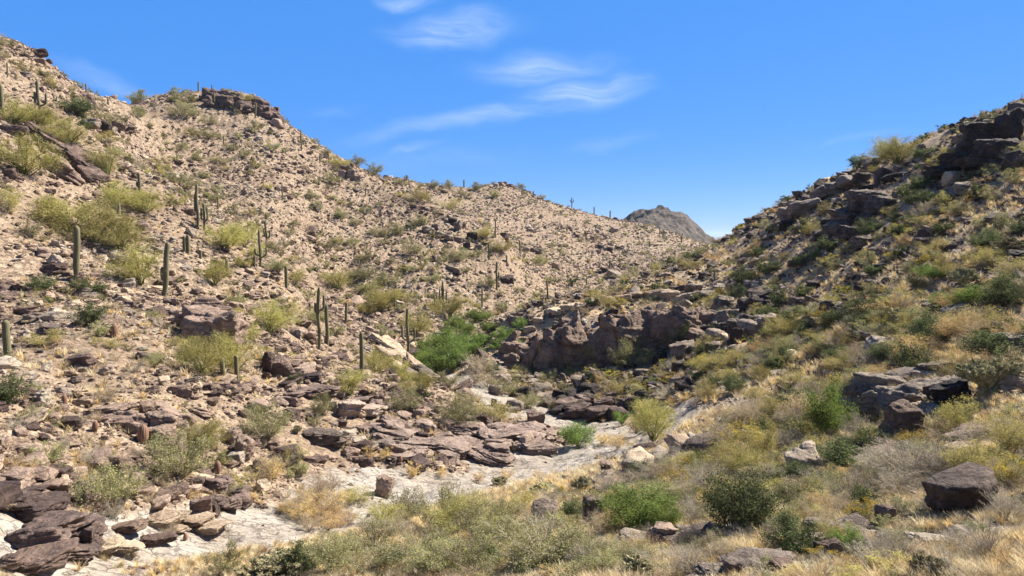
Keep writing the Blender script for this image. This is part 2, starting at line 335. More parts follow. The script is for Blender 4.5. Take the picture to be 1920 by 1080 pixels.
L_LUSH=leaf_mat('lush_leaves',(.10,.15,.035),(.26,.34,.095),.35)
L_GREY=leaf_mat('grey_leaves',(.28,.25,.18),(.50,.46,.36))
L_TAN=leaf_mat('tan_leaves',(.33,.25,.14),(.56,.45,.29))
L_GOLD=leaf_mat('dry_grass',(.60,.43,.19),(.84,.66,.38))
L_ORANGE=leaf_mat('golden_twigs',(.50,.33,.12),(.78,.58,.28))
L_YEL=leaf_mat('yellow_flowers',(.45,.30,.02),(.62,.45,.04))
L_YG=leaf_mat('yellow_green_leaves',(.29,.25,.07),(.53,.46,.17))
CHO=leaf_mat('cholla_skin',(.13,.12,.05),(.50,.45,.27),.1)
# ---------------------------------------------------------------- build the ground
nI,nJ=R.shape; V=np.stack([X,Y,Z],-1).reshape(-1,3)
ii,jj=np.meshgrid(np.arange(nI-1),np.arange(nJ-1),indexing='ij'); a0=ii*nJ+jj
faces=np.stack([a0,a0+nJ,a0+nJ+1,a0+1],-1).reshape(-1,4)
fm=lambda q:q[:-1,:-1].ravel()
cls=np.where(fm(pale)*fm((dw<4)*(R<100))>.5,1,np.where((fm(R)>118)&(fm(UU)<1345),2,np.where(fm(right),3,0)))
cls=np.where(fm(R)<22,3,cls)
for k,nm in ((0,'left_hillside'),(1,'dry_wash'),(2,'far_hillside'),(3,'right_hillside')):
    fk=faces[cls==k]; use,invx=np.unique(fk,return_inverse=True); at_={q:('POINT',w.ravel()[use]) for q,w in (('pale',pale),('soil',soil),('right',rightf))}
    me=mesh_np(nm,V[use],invx.reshape(-1,4),[GROUND],attrs=at_); link(nm,me,kind='structure')
# inner cap under the camera
k0=V.reshape(nI,nJ,3)[:,0]; cap=mesh_np('ground',np.r_[k0[:-1],[[0,0,k0[:,2].mean()]]],np.array([[q,(q+1)%(nI-1),nI-1] for q in range(nI-1)])[:,::-1],[GROUND],attrs={'pale':('POINT',np.zeros(nI)),'soil':('POINT',np.ones(nI)),'right':('POINT',np.ones(nI))})
link('ground',cap,kind='structure')
# ---------------------------------------------------------------- rocks
def ico(n):
    import bmesh
    bm=bmesh.new(); bmesh.ops.create_icosphere(bm,subdivisions=n,radius=1); v=np.array([q.co[:] for q in bm.verts]); f=np.array([[w.index for w in q.verts] for q in bm.faces]); bm.free(); return v,f
ICO={n:ico(n) for n in (1,2,3,4,5)}
def rock_shape(seed,n,planes=11,flat=.6,rough=.09,soft=34):
    """a block cut by random joint planes, edges worn, surface broken"""
    g=np.random.default_rng(seed); v,f=ICO[n]
    nn=g.normal(size=(planes,3)); nn/=np.linalg.norm(nn,axis=1)[:,None]
    ax=np.eye(3)+g.normal(size=(3,3))*.18; ax/=np.linalg.norm(ax,axis=1)[:,None]
    nn=np.r_[nn,ax,-ax]; h=np.r_[g.uniform(.62,1.05,planes),g.uniform(.6,.85,6)]
    d=np.maximum(v@nn.T,1e-3); r=h/d; r=-np.log(np.exp(-soft*np.minimum(r,3)).sum(1))/soft
    p=v*r[:,None]
    k=fbm(p*1.6+seed*3.1,3,seed); st=np.tanh(5*fbm(np.stack([p[:,2]*3.6+p[:,0]*.9,p[:,1]*.5],-1)+seed,2,seed+3))
    p=p*(1+rough*k+rough*.6*st)[:,None]
    if n>=4: p=p*(1+rough*.42*fbm(p*5,4,seed+9,.6,True))[:,None]
    if n>=5: p=p*(1+rough*.3*np.tanh(4*fbm(p*np.array([2.5,2.5,7.])+seed,3,seed+15)))[:,None]
    p[:,2]*=flat; p/=np.abs(p[:,:2]).max()
    return p,f
def rock_mesh(name,seed,n,m,**k):
    p,f=rock_shape(seed,n,**k); return mesh_np(name,p,f,[m],smooth=(n>=4))
HR={}
def hero_rock(kind,seed,n=4):
    k=(kind,seed,n)
    if kind[0]=='r' and k not in HR: HR[k]=rock_mesh('boulder',seed,n,ROCK_TAN,flat=.75,planes=7,rough=.06,soft=12)
    if k not in HR: HR[k]=rock_mesh('boulder',seed,n,{'brown':ROCK_BROWN,'pale':ROCK_PALE,'dark':ROCK_DARK,'grey':ROCK_GREY}[kind],flat=[.55,.7,.45,.8][seed%4])
    return HR[k]
def outcrop_parts(items,n=4):
    """items: (u,v of the foot, width px, height px[, tilt]) rocks; those that touch form one body"""
    g=np.random.default_rng(len(items)*7+int(items[0][0])); L_=[]
    for it in items:
        u,vb,w,h=it[:4]; sd_=int(g.integers(1,60)); p,f=rock_shape(sd_,5 if w>50 else n,flat=1.0,planes=10,rough=.12)
        x,y,z,r=at(u,vb); sx=w*r/F/2*1.12; sz=h*r/F/2*1.25
        q=p*np.array([sx,sx*g.uniform(.7,1.0),sz]); a=g.uniform(-.5,.5); tl=-it[4] if len(it)>4 else g.uniform(-.05,.25)
        c,s=math.cos(tl),math.sin(tl); q=q@np.array([[c,0,s],[0,1,0],[-s,0,c]])
        c,s=math.cos(a),math.sin(a); q=q@np.array([[c,s,0],[-s,c,0],[0,0,1]])
        b=np.array([x,y+sx*.35,z+sz*.62]); L_.append((q+b,f,b,np.array([sx,sx*.85,sz])*.82,u,vb))
    m=len(L_); lab=list(range(m))
    for i in range(m):
        for j in range(i):
            if (np.abs(L_[i][2]-L_[j][2])/(L_[i][3]+L_[j][3])).max()<.94:
                a,b=lab[i],lab[j]; lab=[b if q==a else q for q in lab]
    out_=[]
    for k in sorted(set(lab),key=lambda k:-lab.count(k)):
        S_=[L_[i] for i in range(m) if lab[i]==k]; o=0; fs=[]
        for q in S_: fs.append(q[1]+o); o+=len(q[0])
        cen=S_[0][2]; out_.append((np.concatenate([q[0] for q in S_])-cen,np.concatenate(fs),cen,S_[0][4],S_[0][5],len(S_)))
    return out_
# ---------------------------------------------------------------- plants
def tube(pts,r0,r1,k=3):
    pts=np.asarray(pts); n=len(pts); t=np.gradient(pts,axis=0); t/=np.linalg.norm(t,axis=1)[:,None]+1e-9
    a=np.cross(t,[.13,.97,.2]); a/=np.linalg.norm(a,axis=1)[:,None]+1e-9; b=np.cross(t,a)
    rr=np.linspace(r0,r1,n)[:,None]; ang=np.arange(k)*2*math.pi/k
    v=np.concatenate([pts+rr*(a*math.cos(q)+b*math.sin(q)) for q in ang]).reshape(k,n,3).transpose(1,0,2).reshape(-1,3)
    f=[[i*k+j,i*k+(j+1)%k,(i+1)*k+(j+1)%k,(i+1)*k+j] for i in range(n-1) for j in range(k)]
    return v,np.array(f)
def plant(seed,H=1.,R=.6,nst=20,nsub=6,nleaf=3000,ll=.03,lw=.012,along=.2,upd=.6,tw=.006,tr=0.0,flower=0,spread=.09,bare=.35,sub=.42,droop=0.,low=.05):
    """branches spreading from the base; leaves or green twigs along their outer parts. Returns stems (v,f) and leaves (v,f,tone,isflower)"""
    g=np.random.default_rng(seed); sv=[];sf=[];o=0; anchors=[];adir=[]
    def add(pts,a,b,k=3):
        nonlocal o
        v,f=tube(pts,a,b,k); sv.append(v); sf.append(f+o); o+=len(v)
    for i in range(nst):
        az=g.uniform(0,2*math.pi); fr=math.sqrt(g.uniform(0,1)); inc=fr*1.35
        hh=H*(math.cos(inc*.95)*.9+low+.08)*g.uniform(.8,1.1); rr=R*math.sin(min(inc,1.5))*g.uniform(.85,1.1)
        end=np.array([rr*math.cos(az),rr*math.sin(az),max(hh,.08*H)])
        t=np.linspace(0,1,6)[:,None]; base=np.array([g.normal()*.03*R,g.normal()*.03*R,-.06*H])
        mid=base+np.array([end[0]*.35,end[1]*.35,end[2]*upd]); p=(1-t)**2*base+2*t*(1-t)*mid+t*t*end
        p[1:-1]+=g.normal(size=(4,3))*.02*H
        add(p,tw*(2.2 if tr==0 else 3.2),tw*.7)
        for s in range(nsub):
            q=g.uniform(bare,1); k=q*5; j=min(int(k),4); b0=p[j]+(p[j+1]-p[j])*(k-j)
            d=(p[j+1]-p[j]); d/=np.linalg.norm(d); d=d+g.normal(size=3)*.75; d[2]+=.25; d/=np.linalg.norm(d)
            L_=sub*R*g.uniform(.45,1.1)*(1.2-q*.5); tt=np.linspace(0,1,4)[:,None]; e=b0+d*L_*tt+np.array([0,0,-droop*L_])*tt*tt+g.normal(size=(4,3))*.012*H*tt
            add(e,tw*.8,tw*.35)
            for z in np.linspace(.25,1,6): 
                kk=z*3; jj=min(int(kk),2); anchors.append(e[jj]+(e[jj+1]-e[jj])*(kk-jj)); adir.append(d)
    if tr>0: add(np.array([[0,0,-.1*H],[.01,0,.06*H],[.0,.02,.16*H]]),tr,tr*.7,7)
    A=np.array(anchors); D=np.array(adir); n=nleaf; idx=g.integers(0,len(A),n)
    c=A[idx]+g.normal(size=(n,3))*spread*R*np.array([1,1,.8]); c[:,2]=np.abs(c[:,2]-.02*H)+.02*H
    d=D[idx]*along+g.normal(size=(n,3))*(1-along); d[:,2]-=droop*.3; d/=np.linalg.norm(d,axis=1)[:,None]
    s=np.cross(d,g.normal(size=(n,3))); s/=np.linalg.norm(s,axis=1)[:,None]
    l=(ll*g.uniform(.6,1.4,n))[:,None]; w=(lw*g.uniform(.7,1.3,n))[:,None]
    v=np.stack([c-d*l*.5,c+s*w*.5,c+d*l*.5,c-s*w*.5],1).reshape(-1,3)
    f=np.arange(n*4).reshape(n,4); clump=fbm(c*3.2/R+seed,2,seed); tone=np.clip(.5+.35*clump+g.normal(size=n)*.22,0,1)
    fl=np.zeros(n,int)
    if flower>0:
        rad=np.linalg.norm(c/np.array([R,R,H]),axis=1); fl=((rad>np.quantile(rad,.6))&(c[:,2]>.4*H)&(g.uniform(size=n)<flower)).astype(int)
    qx=np.quantile(np.abs(c[:,:2]),.955); qz=np.quantile(c[:,2],.985); k=np.array([.5/qx,.5/qx,1/qz])
    return np.concatenate(sv)*k,np.concatenate(sf),v*k,f,tone,fl
KIND={ # stems, leaves, params for big and small versions
 'palo':(GBARK,L_PALO,dict(H=1,R=.62,nst=16,nsub=11,nleaf=5200,ll=.085,lw=.0075,along=.45,tw=.006,tr=.03,spread=.11,bare=.35,sub=.55,upd=.7,low=.1)),
 'olive':(TWIG,L_OLIVE,dict(H=1,R=.62,nst=30,nsub=7,nleaf=4200,ll=.045,lw=.017,along=.25,tw=.005,spread=.08,low=.02)),
 'yg':(TWIG,L_YG,dict(H=1,R=.65,nst=28,nsub=7,nleaf=4200,ll=.05,lw=.014,along=.3,tw=.004,spread=.09,flower=.0)),
 'dark':(BARK,L_DARK,dict(H=1,R=.6,nst=26,nsub=9,nleaf=4200,ll=.055,lw=.028,along=.1,tw=.006,spread=.10,low=.06)),
 'lush':(GBARK,L_LUSH,dict(H=1,R=.62,nst=26,nsub=9,nleaf=5200,ll=.07,lw=.02,along=.4,tw=.005,spread=.12,low=.1)),
 'grey':(TWIG,L_GREY,dict(H=1,R=.65,nst=44,nsub=9,nleaf=1900,ll=.05,lw=.008,along=.5,tw=.0038,spread=.05,bare=.3)),
 'gold':(TWIG,L_ORANGE,dict(H=1,R=.65,nst=34,nsub=7,nleaf=3000,ll=.075,lw=.010,along=.5,tw=.0035,spread=.07)),
 'tan':(TWIG,L_TAN,dict(H=1,R=.65,nst=34,nsub=7,nleaf=2600,ll=.06,lw=.009,along=.5,tw=.0035,spread=.07)),
 'flower':(TWIG,L_OLIVE,dict(H=1,R=.65,nst=24,nsub=6,nleaf=3600,ll=.055,lw=.025,along=.1,tw=.004,spread=.08,flower=.55)),
}
PM={}
def plant_mesh(kind,seed,q=1.0,joined=False):
    key=(kind,seed,q,joined)
    if key in PM: return PM[key]
    sm,lm,pr=KIND[kind]; pr=dict(pr)
    if q!=1:
        pr['nleaf']=int(pr['nleaf']*q); pr['nst']=max(6,int(pr['nst']*(q**.5 if q<1 else q**.6))); pr['nsub']=max(3,int(pr['nsub']*(q**.4))); k=q**-.5
        pr['ll']*=k**.8; pr['lw']*=k; pr['tw']*=k**.6
    sv,sf,lv,lf,tone,fl=plant(seed,**pr)
    st=np.random.default_rng(seed).uniform(size=len(sf)); mats=[lm,L_YEL]
    if joined:
        me=mesh_np(kind,np.r_[sv,lv],np.r_[sf,lf+len(sv)],[sm,lm,L_YEL],np.r_[np.zeros(len(sf),int),fl+1],attrs={'tone':('FACE',np.r_[st,tone])})
        PM[key]=me
    else:
        PM[key]=(mesh_np('stem',sv,sf,[sm],attrs={'tone':('FACE',st)}),mesh_np('foliage',lv,lf,mats,fl,attrs={'tone':('FACE',tone)}))
    return PM[key]
def cholla_mesh(seed,n=9,gold=0):
    g=np.random.default_rng(seed); vs=[];fs=[];o=0
    def seg(p,d,L_,r,dep):
        nonlocal o
        e=p+d*L_; v,f=tube(np.linspace(p,e,6),r,r,8); v=v.reshape(6,8,3); c=np.linspace(p,e,6)[:,None]; sc=np.array([.7,1,1.05,1.05,.95,.45])[:,None,None]
        v=c+(v-c)*sc*(1+.18*g.normal(size=(6,8,1))); vs.append(v.reshape(-1,3)); fs.append(f+o); o+=48
        m=90; a=g.integers(0,6,m); b=g.integers(0,8,m); s0=v[a,b]; nd=s0-c[a,0]; nd/=np.linalg.norm(nd,axis=1)[:,None]; nd+=g.normal(size=(m,3))*.5
        w=g.normal(size=(m,3))*.006; sp_=np.stack([s0-w,s0+w,s0+nd*r*.9,s0+nd*r*.9],1).reshape(-1,3); vs.append(sp_); fs.append(np.arange(m*4).reshape(m,4)+o); o+=m*4
        if dep>0:
            for k in range(g.integers(2,4)):
                nd=d+g.normal(size=3)*.65; nd[2]=abs(nd[2])+.25; nd/=np.linalg.norm(nd); seg(e-d*L_*g.uniform(0,.35),nd,L_*g.uniform(.7,.95),r*.92,dep-1)
    for k in range(n):
        d=np.array([g.normal()*.6,g.normal()*.6,1]); d/=np.linalg.norm(d); seg(np.array([g.normal()*.05,g.normal()*.05,-.03]),d,.27,.035,3)
    v=np.concatenate(vs); f=np.concatenate(fs); v/=v[:,2].max(); return mesh_np('cholla',v,f,[CHO],attrs={'tone':('FACE',np.where(np.arange(len(f))%97<40,.25,.95)*g.uniform(.6,1,len(f)))})
def tuft_mesh(seed,n=60,m=None,R=.35,w=.012):
    g=np.random.default_rng(seed); az=g.uniform(0,6.28,n); inc=g.uniform(0,.75,n); L_=g.uniform(.5,1.05,n); b=g.normal(size=(n,2))*.1*R
    d=np.stack([np.sin(inc)*np.cos(az),np.sin(inc)*np.sin(az),np.cos(inc)],-1); p0=np.c_[b,np.full(n,-.05)]; p1=p0+d*L_[:,None]*.55; d2=d+np.stack([np.cos(az)*.35,np.sin(az)*.35,-.25*np.ones(n)],-1); p2=p1+d2*L_[:,None]*.45
    s=np.stack([-np.sin(az),np.cos(az),0*az],-1); s=s+g.normal(size=(n,3))*.4; s*=w
    v=np.stack([p0-s,p0+s,p1+s*.8,p1-s*.8,p2+s*.25,p2-s*.25],1).reshape(-1,3); k=np.arange(n)[:,None]*6
    f=np.concatenate([k+[0,1,2,3],k+[3,2,4,5]]); t=g.uniform(size=n); return mesh_np('grass',v,f,[m or L_GOLD],attrs={'tone':('FACE',np.r_[t,t])})
# ---------------------------------------------------------------- saguaros and barrel cacti
def cactus_mat(name,a,b,c):
    m,t=mat(name); tc=N(t,'ShaderNodeTexCoord'); at_=N(t,'ShaderNodeAttribute',attribute_name='tone').outputs['Fac']
    n=N(t,'ShaderNodeTexNoise',{'Vector':tc.outputs['Object'],'Scale':1.3,'Detail':6.0})
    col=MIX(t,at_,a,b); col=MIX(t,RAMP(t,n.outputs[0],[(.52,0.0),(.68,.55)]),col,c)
    p=N(t,'ShaderNodeBsdfPrincipled',{'Base Color':col,'Roughness':.75,'Specular IOR Level':.3}); out(t,p.outputs[0]); return m
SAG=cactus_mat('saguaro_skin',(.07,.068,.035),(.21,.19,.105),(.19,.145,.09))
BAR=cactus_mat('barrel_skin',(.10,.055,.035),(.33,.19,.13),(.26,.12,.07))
def column(path,rad,ribs=14,seed=0,cap=True):
    """ribbed cactus column along a path with a rounded tip"""
    g=np.random.default_rng(seed); path=np.asarray(path,float); n=len(path); t=np.gradient(path,axis=0); t/=np.linalg.norm(t,axis=1)[:,None]
    a=np.cross(t,[0,1,0.02]); a/=np.linalg.norm(a,axis=1)[:,None]; b=np.cross(a,t); K=ribs*2
    rad=np.broadcast_to(rad,(n,)); v=[]
    for j in range(K):
        q=2*math.pi*j/K; rr=rad*(1.0 if j%2==0 else .80); v.append(path+rr[:,None]*(a*math.cos(q)+b*math.sin(q)))
    v=np.array(v).transpose(1,0,2).reshape(-1,3); v=np.r_[v,[path[-1]+t[-1]*rad[-1]*.3]]
    f4=[[i*K+j,i*K+(j+1)%K,(i+1)*K+(j+1)%K,(i+1)*K+j] for i in range(n-1) for j in range(K)]
    f3=[[(n-1)*K+j,(n-1)*K+(j+1)%K,n*K] for j in range(K)]
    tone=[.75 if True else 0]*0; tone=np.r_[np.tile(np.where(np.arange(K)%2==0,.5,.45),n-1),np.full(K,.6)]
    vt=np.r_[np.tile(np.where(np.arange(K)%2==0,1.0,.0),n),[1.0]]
    return v,[np.array(f4),np.array(f3)],vt
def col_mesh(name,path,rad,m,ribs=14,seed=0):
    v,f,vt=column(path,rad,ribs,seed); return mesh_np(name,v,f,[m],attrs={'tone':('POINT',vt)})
def trunk_path(H,lean,n=16):
    z=np.r_[np.linspace(-.25,H*.93,n),H*np.array([.96,.98,.995])]; return np.stack([lean*z/H+.012*H*np.sin(z*1.3),0*z,z],-1)
def saguaro(u,vt,vb,wpx,arms,label,group='saguaros standing on the canyon slopes',name='saguaro_cactus'):
    x,y,z,r=at(u,vb); dist=math.hypot(r,z); H=(vb-vt)*r/F/math.cos(0); rad=max(wpx*r/F/2,.09); g=np.random.default_rng(int(u*13+vb))
    lean=g.normal()*.035*H; p=trunk_path(H,lean); n=len(p)
    pr=rad*np.r_[np.linspace(.8,1.02,6),np.linspace(1.02,.93,n-9)*(1+.03*g.normal(size=n-9)),[.8,.55,.3]]
    tm=col_mesh('trunk',p,pr,SAG,14,int(u))
    if not arms:
        o=link(name,tm,loc=(x,y,z),rot=(0,0,g.uniform(0,6)),label=label,cat='cactus',group=group); o['_uv']=(u,(vt+vb)/2); return o
    root=link(name,None,loc=(x,y,z),label=label,cat='cactus',group=group); root['_uv']=(u,(vt+vb)/2)
    link('trunk',tm,parent=root)
    for (side,zf,out_,tf) in arms:     # side, height it leaves at, reach, height of its tip (fractions of the height)
        z0=H*zf; re=out_*H; dy=g.uniform(-.4,.4)*re; a=np.linspace(0,math.pi/2,7); zt=H*tf
        c=np.stack([side*re*np.sin(a),dy*np.sin(a),z0+(1-np.cos(a))*min(re*.9,(zt-z0)*.6)],-1)
        up=np.linspace(c[-1][2],zt,7)[1:]; c=np.r_[c,np.stack([np.full(6,c[-1][0]),np.full(6,dy),up],-1),[[c[-1][0],dy,zt+rad*.3]]]
        m=len(c); ar=rad*.72*np.r_[np.linspace(.8,1,6),np.full(m-9,1.0),[.9,.65,.35]]
        link('arm',col_mesh('arm',c,ar,SAG,11,int(u+zf*100)),parent=root)
    return root
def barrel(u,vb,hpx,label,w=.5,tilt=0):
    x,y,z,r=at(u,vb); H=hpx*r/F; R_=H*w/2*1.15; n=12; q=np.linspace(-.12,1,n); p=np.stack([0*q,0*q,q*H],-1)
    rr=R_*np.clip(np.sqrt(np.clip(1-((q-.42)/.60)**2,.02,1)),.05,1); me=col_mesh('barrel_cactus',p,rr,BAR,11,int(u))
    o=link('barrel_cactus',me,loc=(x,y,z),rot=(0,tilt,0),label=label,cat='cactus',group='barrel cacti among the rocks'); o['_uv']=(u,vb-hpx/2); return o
# ---------------------------------------------------------------- instanced masses nobody could count
def stuff(name,protos,pos,rot,scl,idx,label,cat,order=None):
    if len(pos)==0: return
    c=bpy.data.collections.new(name+'_sources')
    for k,me in enumerate(protos): c.objects.link(bpy.data.objects.new('%s_%03d'%(name,k),me))
    me=bpy.data.meshes.new(name); me.vertices.add(len(pos)); me.vertices.foreach_set('co',np.asarray(pos,np.float32).ravel())
    for k,ty,dat in (('rot','FLOAT_VECTOR',rot),('scl','FLOAT_VECTOR',scl)):
        a=me.attributes.new(k,ty,'POINT'); a.data.foreach_set('vector',np.asarray(dat,np.float32).ravel())
    a=me.attributes.new('idx','INT','POINT'); a.data.foreach_set('value',np.asarray(idx,np.int32))
    ng=bpy.data.node_groups.new(name,'GeometryNodeTree'); ng.interface.new_socket('Geometry',in_out='INPUT',socket_type='NodeSocketGeometry'); ng.interface.new_socket('Geometry',in_out='OUTPUT',socket_type='NodeSocketGeometry')
    gi=ng.nodes.new('NodeGroupInput'); go=ng.nodes.new('NodeGroupOutput'); ci=ng.nodes.new('GeometryNodeCollectionInfo'); ci.inputs[0].default_value=c; ci.inputs[1].default_value=True; ci.inputs[2].default_value=True
    ip=ng.nodes.new('GeometryNodeInstanceOnPoints'); ng.links.new(gi.outputs[0],ip.inputs['Points']); ng.links.new(ci.outputs[0],ip.inputs['Instance']); ip.inputs['Pick Instance'].default_value=True
    def na(k,dt):
        n=ng.nodes.new('GeometryNodeInputNamedAttribute'); n.data_type=dt; n.inputs[0].default_value=k; return [o for o in n.outputs if o.enabled][0]
    ng.links.new(na('idx','INT'),ip.inputs['Instance Index']); ng.links.new(na('scl','FLOAT_VECTOR'),ip.inputs['Scale'])
    er=ng.nodes.new('FunctionNodeEulerToRotation'); ng.links.new(na('rot','FLOAT_VECTOR'),er.inputs[0]); ng.links.new(er.outputs[0],ip.inputs['Rotation'])
    ng.links.new(ip.outputs[0],go.inputs[0])
    o=link(name,me,label=label,cat=cat,kind='stuff'); md=o.modifiers.new('scatter','NODES'); md.node_group=ng; return o
# ================================================================ landmarks used to word the labels
LM=[(375,600,'the big overhanging outcrop on the left slope'),(445,185,'the crag on top of the left hill'),(120,290,'the dipping slabs at upper left'),(145,480,'the thick armless saguaro at left'),(308,508,'the tall saguaro with a low arm'),
(488,470,'the candelabra saguaro'),(598,600,'the pair of tall saguaros in the middle'),(677,665,'the lone straight saguaro above the wash'),(766,620,'the forked saguaro near the green bushes'),(828,665,'the bright green bushes in the wash'),(755,665,'the long sloping slab'),
(90,1000,'the big brown slabs at lower left'),(580,935,'the patch of golden brush by the wash'),(800,820,'the long brown rock ledges above the wash'),(650,770,'the dark ledge in the middle'),(300,800,'the dark broken ledge at left'),(322,860,'the round olive bush at left'),(195,930,'the wide olive bush at lower left'),
(1000,900,'the pale wash'),(1115,965,'the split brown boulder in front'),(1210,970,'the bright green bush in front'),(1390,960,'the big dark green bush in front'),(1235,1010,'the tilted brown slab'),(1830,920,'the large boulder at right'),(1700,785,'the pale upright block'),(1680,730,'the black layered outcrop at right'),
(1515,875,'the pale-topped rock beside a dark bush'),(1080,630,'the shadowed cliff'),(1250,610,'the right end of the cliff'),(1100,745,'the rubble below the cliff'),(1230,790,'the yellowish bush by the wash'),(1610,420,'the dark crag on the right slope'),(1850,280,'the dark crag at upper right'),(1697,280,'the big tree on the right skyline'),
(1500,370,'the boulders on the right skyline'),(1400,480,'the low end of the right ridge'),(1500,560,'the middle of the right slope'),(1850,570,'the dark green bushes at far right'),(1857,700,'the large cholla at right'),(1250,410,'the distant dark knoll'),(940,345,'the rocky summit of the far hill'),(860,430,'the dark rubble on the spur'),(650,320,'the rock knot on the spur crest'),
(1050,480,'the pinkish gully on the far hill'),(840,560,'the many-armed saguaro in the middle'),(600,380,'the open stony face of the left hill'),(450,350,'the stony face below the crag'),(60,130,'the leftmost skyline'),(150,430,'the yellow-green trees on the left slope'),(1250,500,'the gap between the hills'),(1640,1015,'the pale slabs at lower right'),(850,1000,'the bushes at bottom centre'),(1740,1040,'the cholla at the bottom right')]
TODO=[]
def later(o,u,v,desc,key): TODO.append((o,u,v,desc,key))
def finish_labels():
    b={}
    for o,u,v,desc,key in TODO:
        d=[((u-a)**2+((v-c)*1.3)**2,q) for q,(a,c,_) in enumerate(LM)]; q=min(d)[1]; a,c,ph=LM[q]; dx,dy=u-a,(v-c)
        w=('left of' if dx<0 else 'right of') if abs(dx)>abs(dy) else ('above' if dy<0 else 'below')
        if math.hypot(dx,dy)<14: w='at'
        b.setdefault((desc,w,ph),[]).append((u,o))
    O=['','first','second','third','fourth','fifth','sixth','seventh','eighth','ninth','tenth','eleventh','twelfth']
    for (desc,w,ph),l in b.items():
        l.sort(key=lambda q:q[0]); n=len(l)
        for k,(u,o) in enumerate(l):
            s=desc+' '+w+' '+ph
            if n>1: s+=', '+('leftmost' if k==0 else 'rightmost' if k==n-1 else (O[k+1]+' from left' if k+1<len(O) else 'number %d from left'%(k+1)))
            ws=s.split()
            if len(ws)>16: s=' '.join(x for x in ws if x not in('the','on','a'))
            o['label']=s
# ================================================================ saguaros
sg=[ # u, top, foot, width px, arms, label or description
(3,170,219,7,[],'thick grey saguaro cut by the left edge of the photo'),(78,165,232,5,[(-1,.42,.11,.72),(1,.42,.13,.70)],'three-pronged saguaro among yellow-green trees at upper left'),
(145,437,526,10,[],'thick armless saguaro standing alone on the left slope'),(308,463,554,9,[(-.3,.30,.05,.52)],'tall saguaro with one short low arm on the left slope'),
(15,612,674,11,[],'stout armless saguaro at the left edge beside a dark rock'),(262,328,363,5,[(-1,.3,.12,.55)],'small saguaro with one left arm above the yellow-green trees'),
(224,385,412,6,[],0),(371,352,425,5,[(-1,.35,.05,.75)],'tall thin saguaro, left of the close pair below the crag'),(383,385,434,4.5,[(1,.35,.13,.85),(-1,.4,.08,.8)],'branched pale saguaro, right of the close pair below the crag'),
(255,437,456,5,[],0),(346,445,473,6,[],'left one of two short twin saguaros on the left slope'),(353,443,475,6,[],'right one of two short twin saguaros on the left slope'),(376,470,485,5,[],0),(381,460,468,4,[],0),(426,487,518,6,[],0),
(500,417,460,4,[(-1,.35,.10,.6),(1,.3,.14,.62)],'farther candelabra saguaro just behind the nearer one'),(488,435,500,4.5,[(-1,.3,.13,.48),(1,.25,.17,.5),(.4,.3,.07,.5)],'candelabra saguaro with several curved arms on the left slope'),(477,480,500,4,[],0),
(537,500,541,6,[],'single armless saguaro halfway between the candelabra and the tall pair'),(598,540,656,6.5,[(1,.62,.09,.86),(-1,.58,.05,.74),(.5,.24,.05,.36)],'tallest saguaro with upper arms, left of the middle pair'),(613,572,652,7,[],'armless saguaro, right of the middle pair'),
(581,568,583,5,[],0),(649,567,607,5,[],0),(677,622,706,8,[],'straight armless saguaro standing above the pale wash'),(765,577,662,5.5,[(-1,.28,.13,.62),(1,.24,.15,.56)],'saguaro with two raised arms near the bright green bushes'),
(830,527,588,3.6,[(-1,.35,.09,.75),(1,.3,.12,.72),(.5,.35,.06,.82)],'many-armed slender saguaro in the middle distance'),(815,552,580,3,[],0),(819,552,567,2.6,[],0),(740,552,577,3,[],0),(681,540,552,2.6,[],0),(904,540,576,3.4,[],0),
(931,490,543,4,[(1,.4,.08,.62)],'slender saguaro with a small arm on the stony spur'),(917,455,487,3.4,[(1,.4,.1,.7)],0),(929,410,446,2.6,[],0),(950,478,492,3,[],0),(975,450,475,3,[],0),(1027,525,563,3.6,[],'lone thin saguaro at the foot of the far hill'),(1039,562,573,2.5,[],0),
(1143,487,506,3,[],0),(1099,432,451,2.2,[(1,.5,.16,.95),(-1,.5,.16,.95)],0),(1072,369,390,1.9,[(1,.5,.15,.8),(-1,.55,.13,.75)],'pale forked saguaro on the far skyline'),(1114,384,398,2.2,[],0),(1144,395,411,2.4,[],0),(1146,425,440,2.2,[],0),
(979,352,368,2.6,[],0),(1000,358,371,2.4,[],0),(870,337,352,2.8,[],0),(842,340,352,2,[],0),(762,328,341,2.2,[(1,.4,.15,.9)],0),(800,355,368,2.4,[],0),(856,607,631,3.6,[],'short dark saguaro right beside the bright green bushes'),
(565,247,282,2.8,[],'lone tall saguaro on the skyline below the crag'),(616,283,306,2.6,[],0),(600,292,306,2.4,[],0),(529,347,376,2.6,[],0),(482,285,296,2,[],0),(372,155,173,2.6,[],'tallest saguaro spike on the left skyline'),(398,160,174,2,[],0),
(402,174,198,2.4,[],0),(479,195,221,3,[],'dark saguaro against the right side of the crag'),(496,180,190,2,[],0),(262,168,187,2.4,[],0),(162,160,181,2.4,[],0),(203,186,197,3,[],0),(157,208,223,2.4,[],0),(14,122,146,2.4,[],0),(35,214,233,5,[],0),
(106,183,192,2.2,[],0),(1237,427,441,2.2,[],0),(1243,430,447,2.2,[],0),(1218,452,463,2.2,[],0),(1278,437,455,2,[],0),(685,352,368,2.4,[],0),(420,255,272,2.4,[],0),(409,370,392,2.8,[],0),(1063,420,436,2,[],0),(1153,460,470,2,[],0),(1100,520,534,2.4,[],0),(688,455,466,2,[],0),
(420,672,716,9,[],'dark saguaro trunk rising inside a yellow-green tree below the outcrop'),(444,668,717,8,[],'second dark saguaro trunk beside the yellow-green tree below the outcrop'),(762,508,517,2,[],0),(885,640,652,3,[],0),(991,592,612,3,[],0),(1340,508,530,3,[],0),(715,600,612,3,[],0),(675,595,606,3,[],0)]
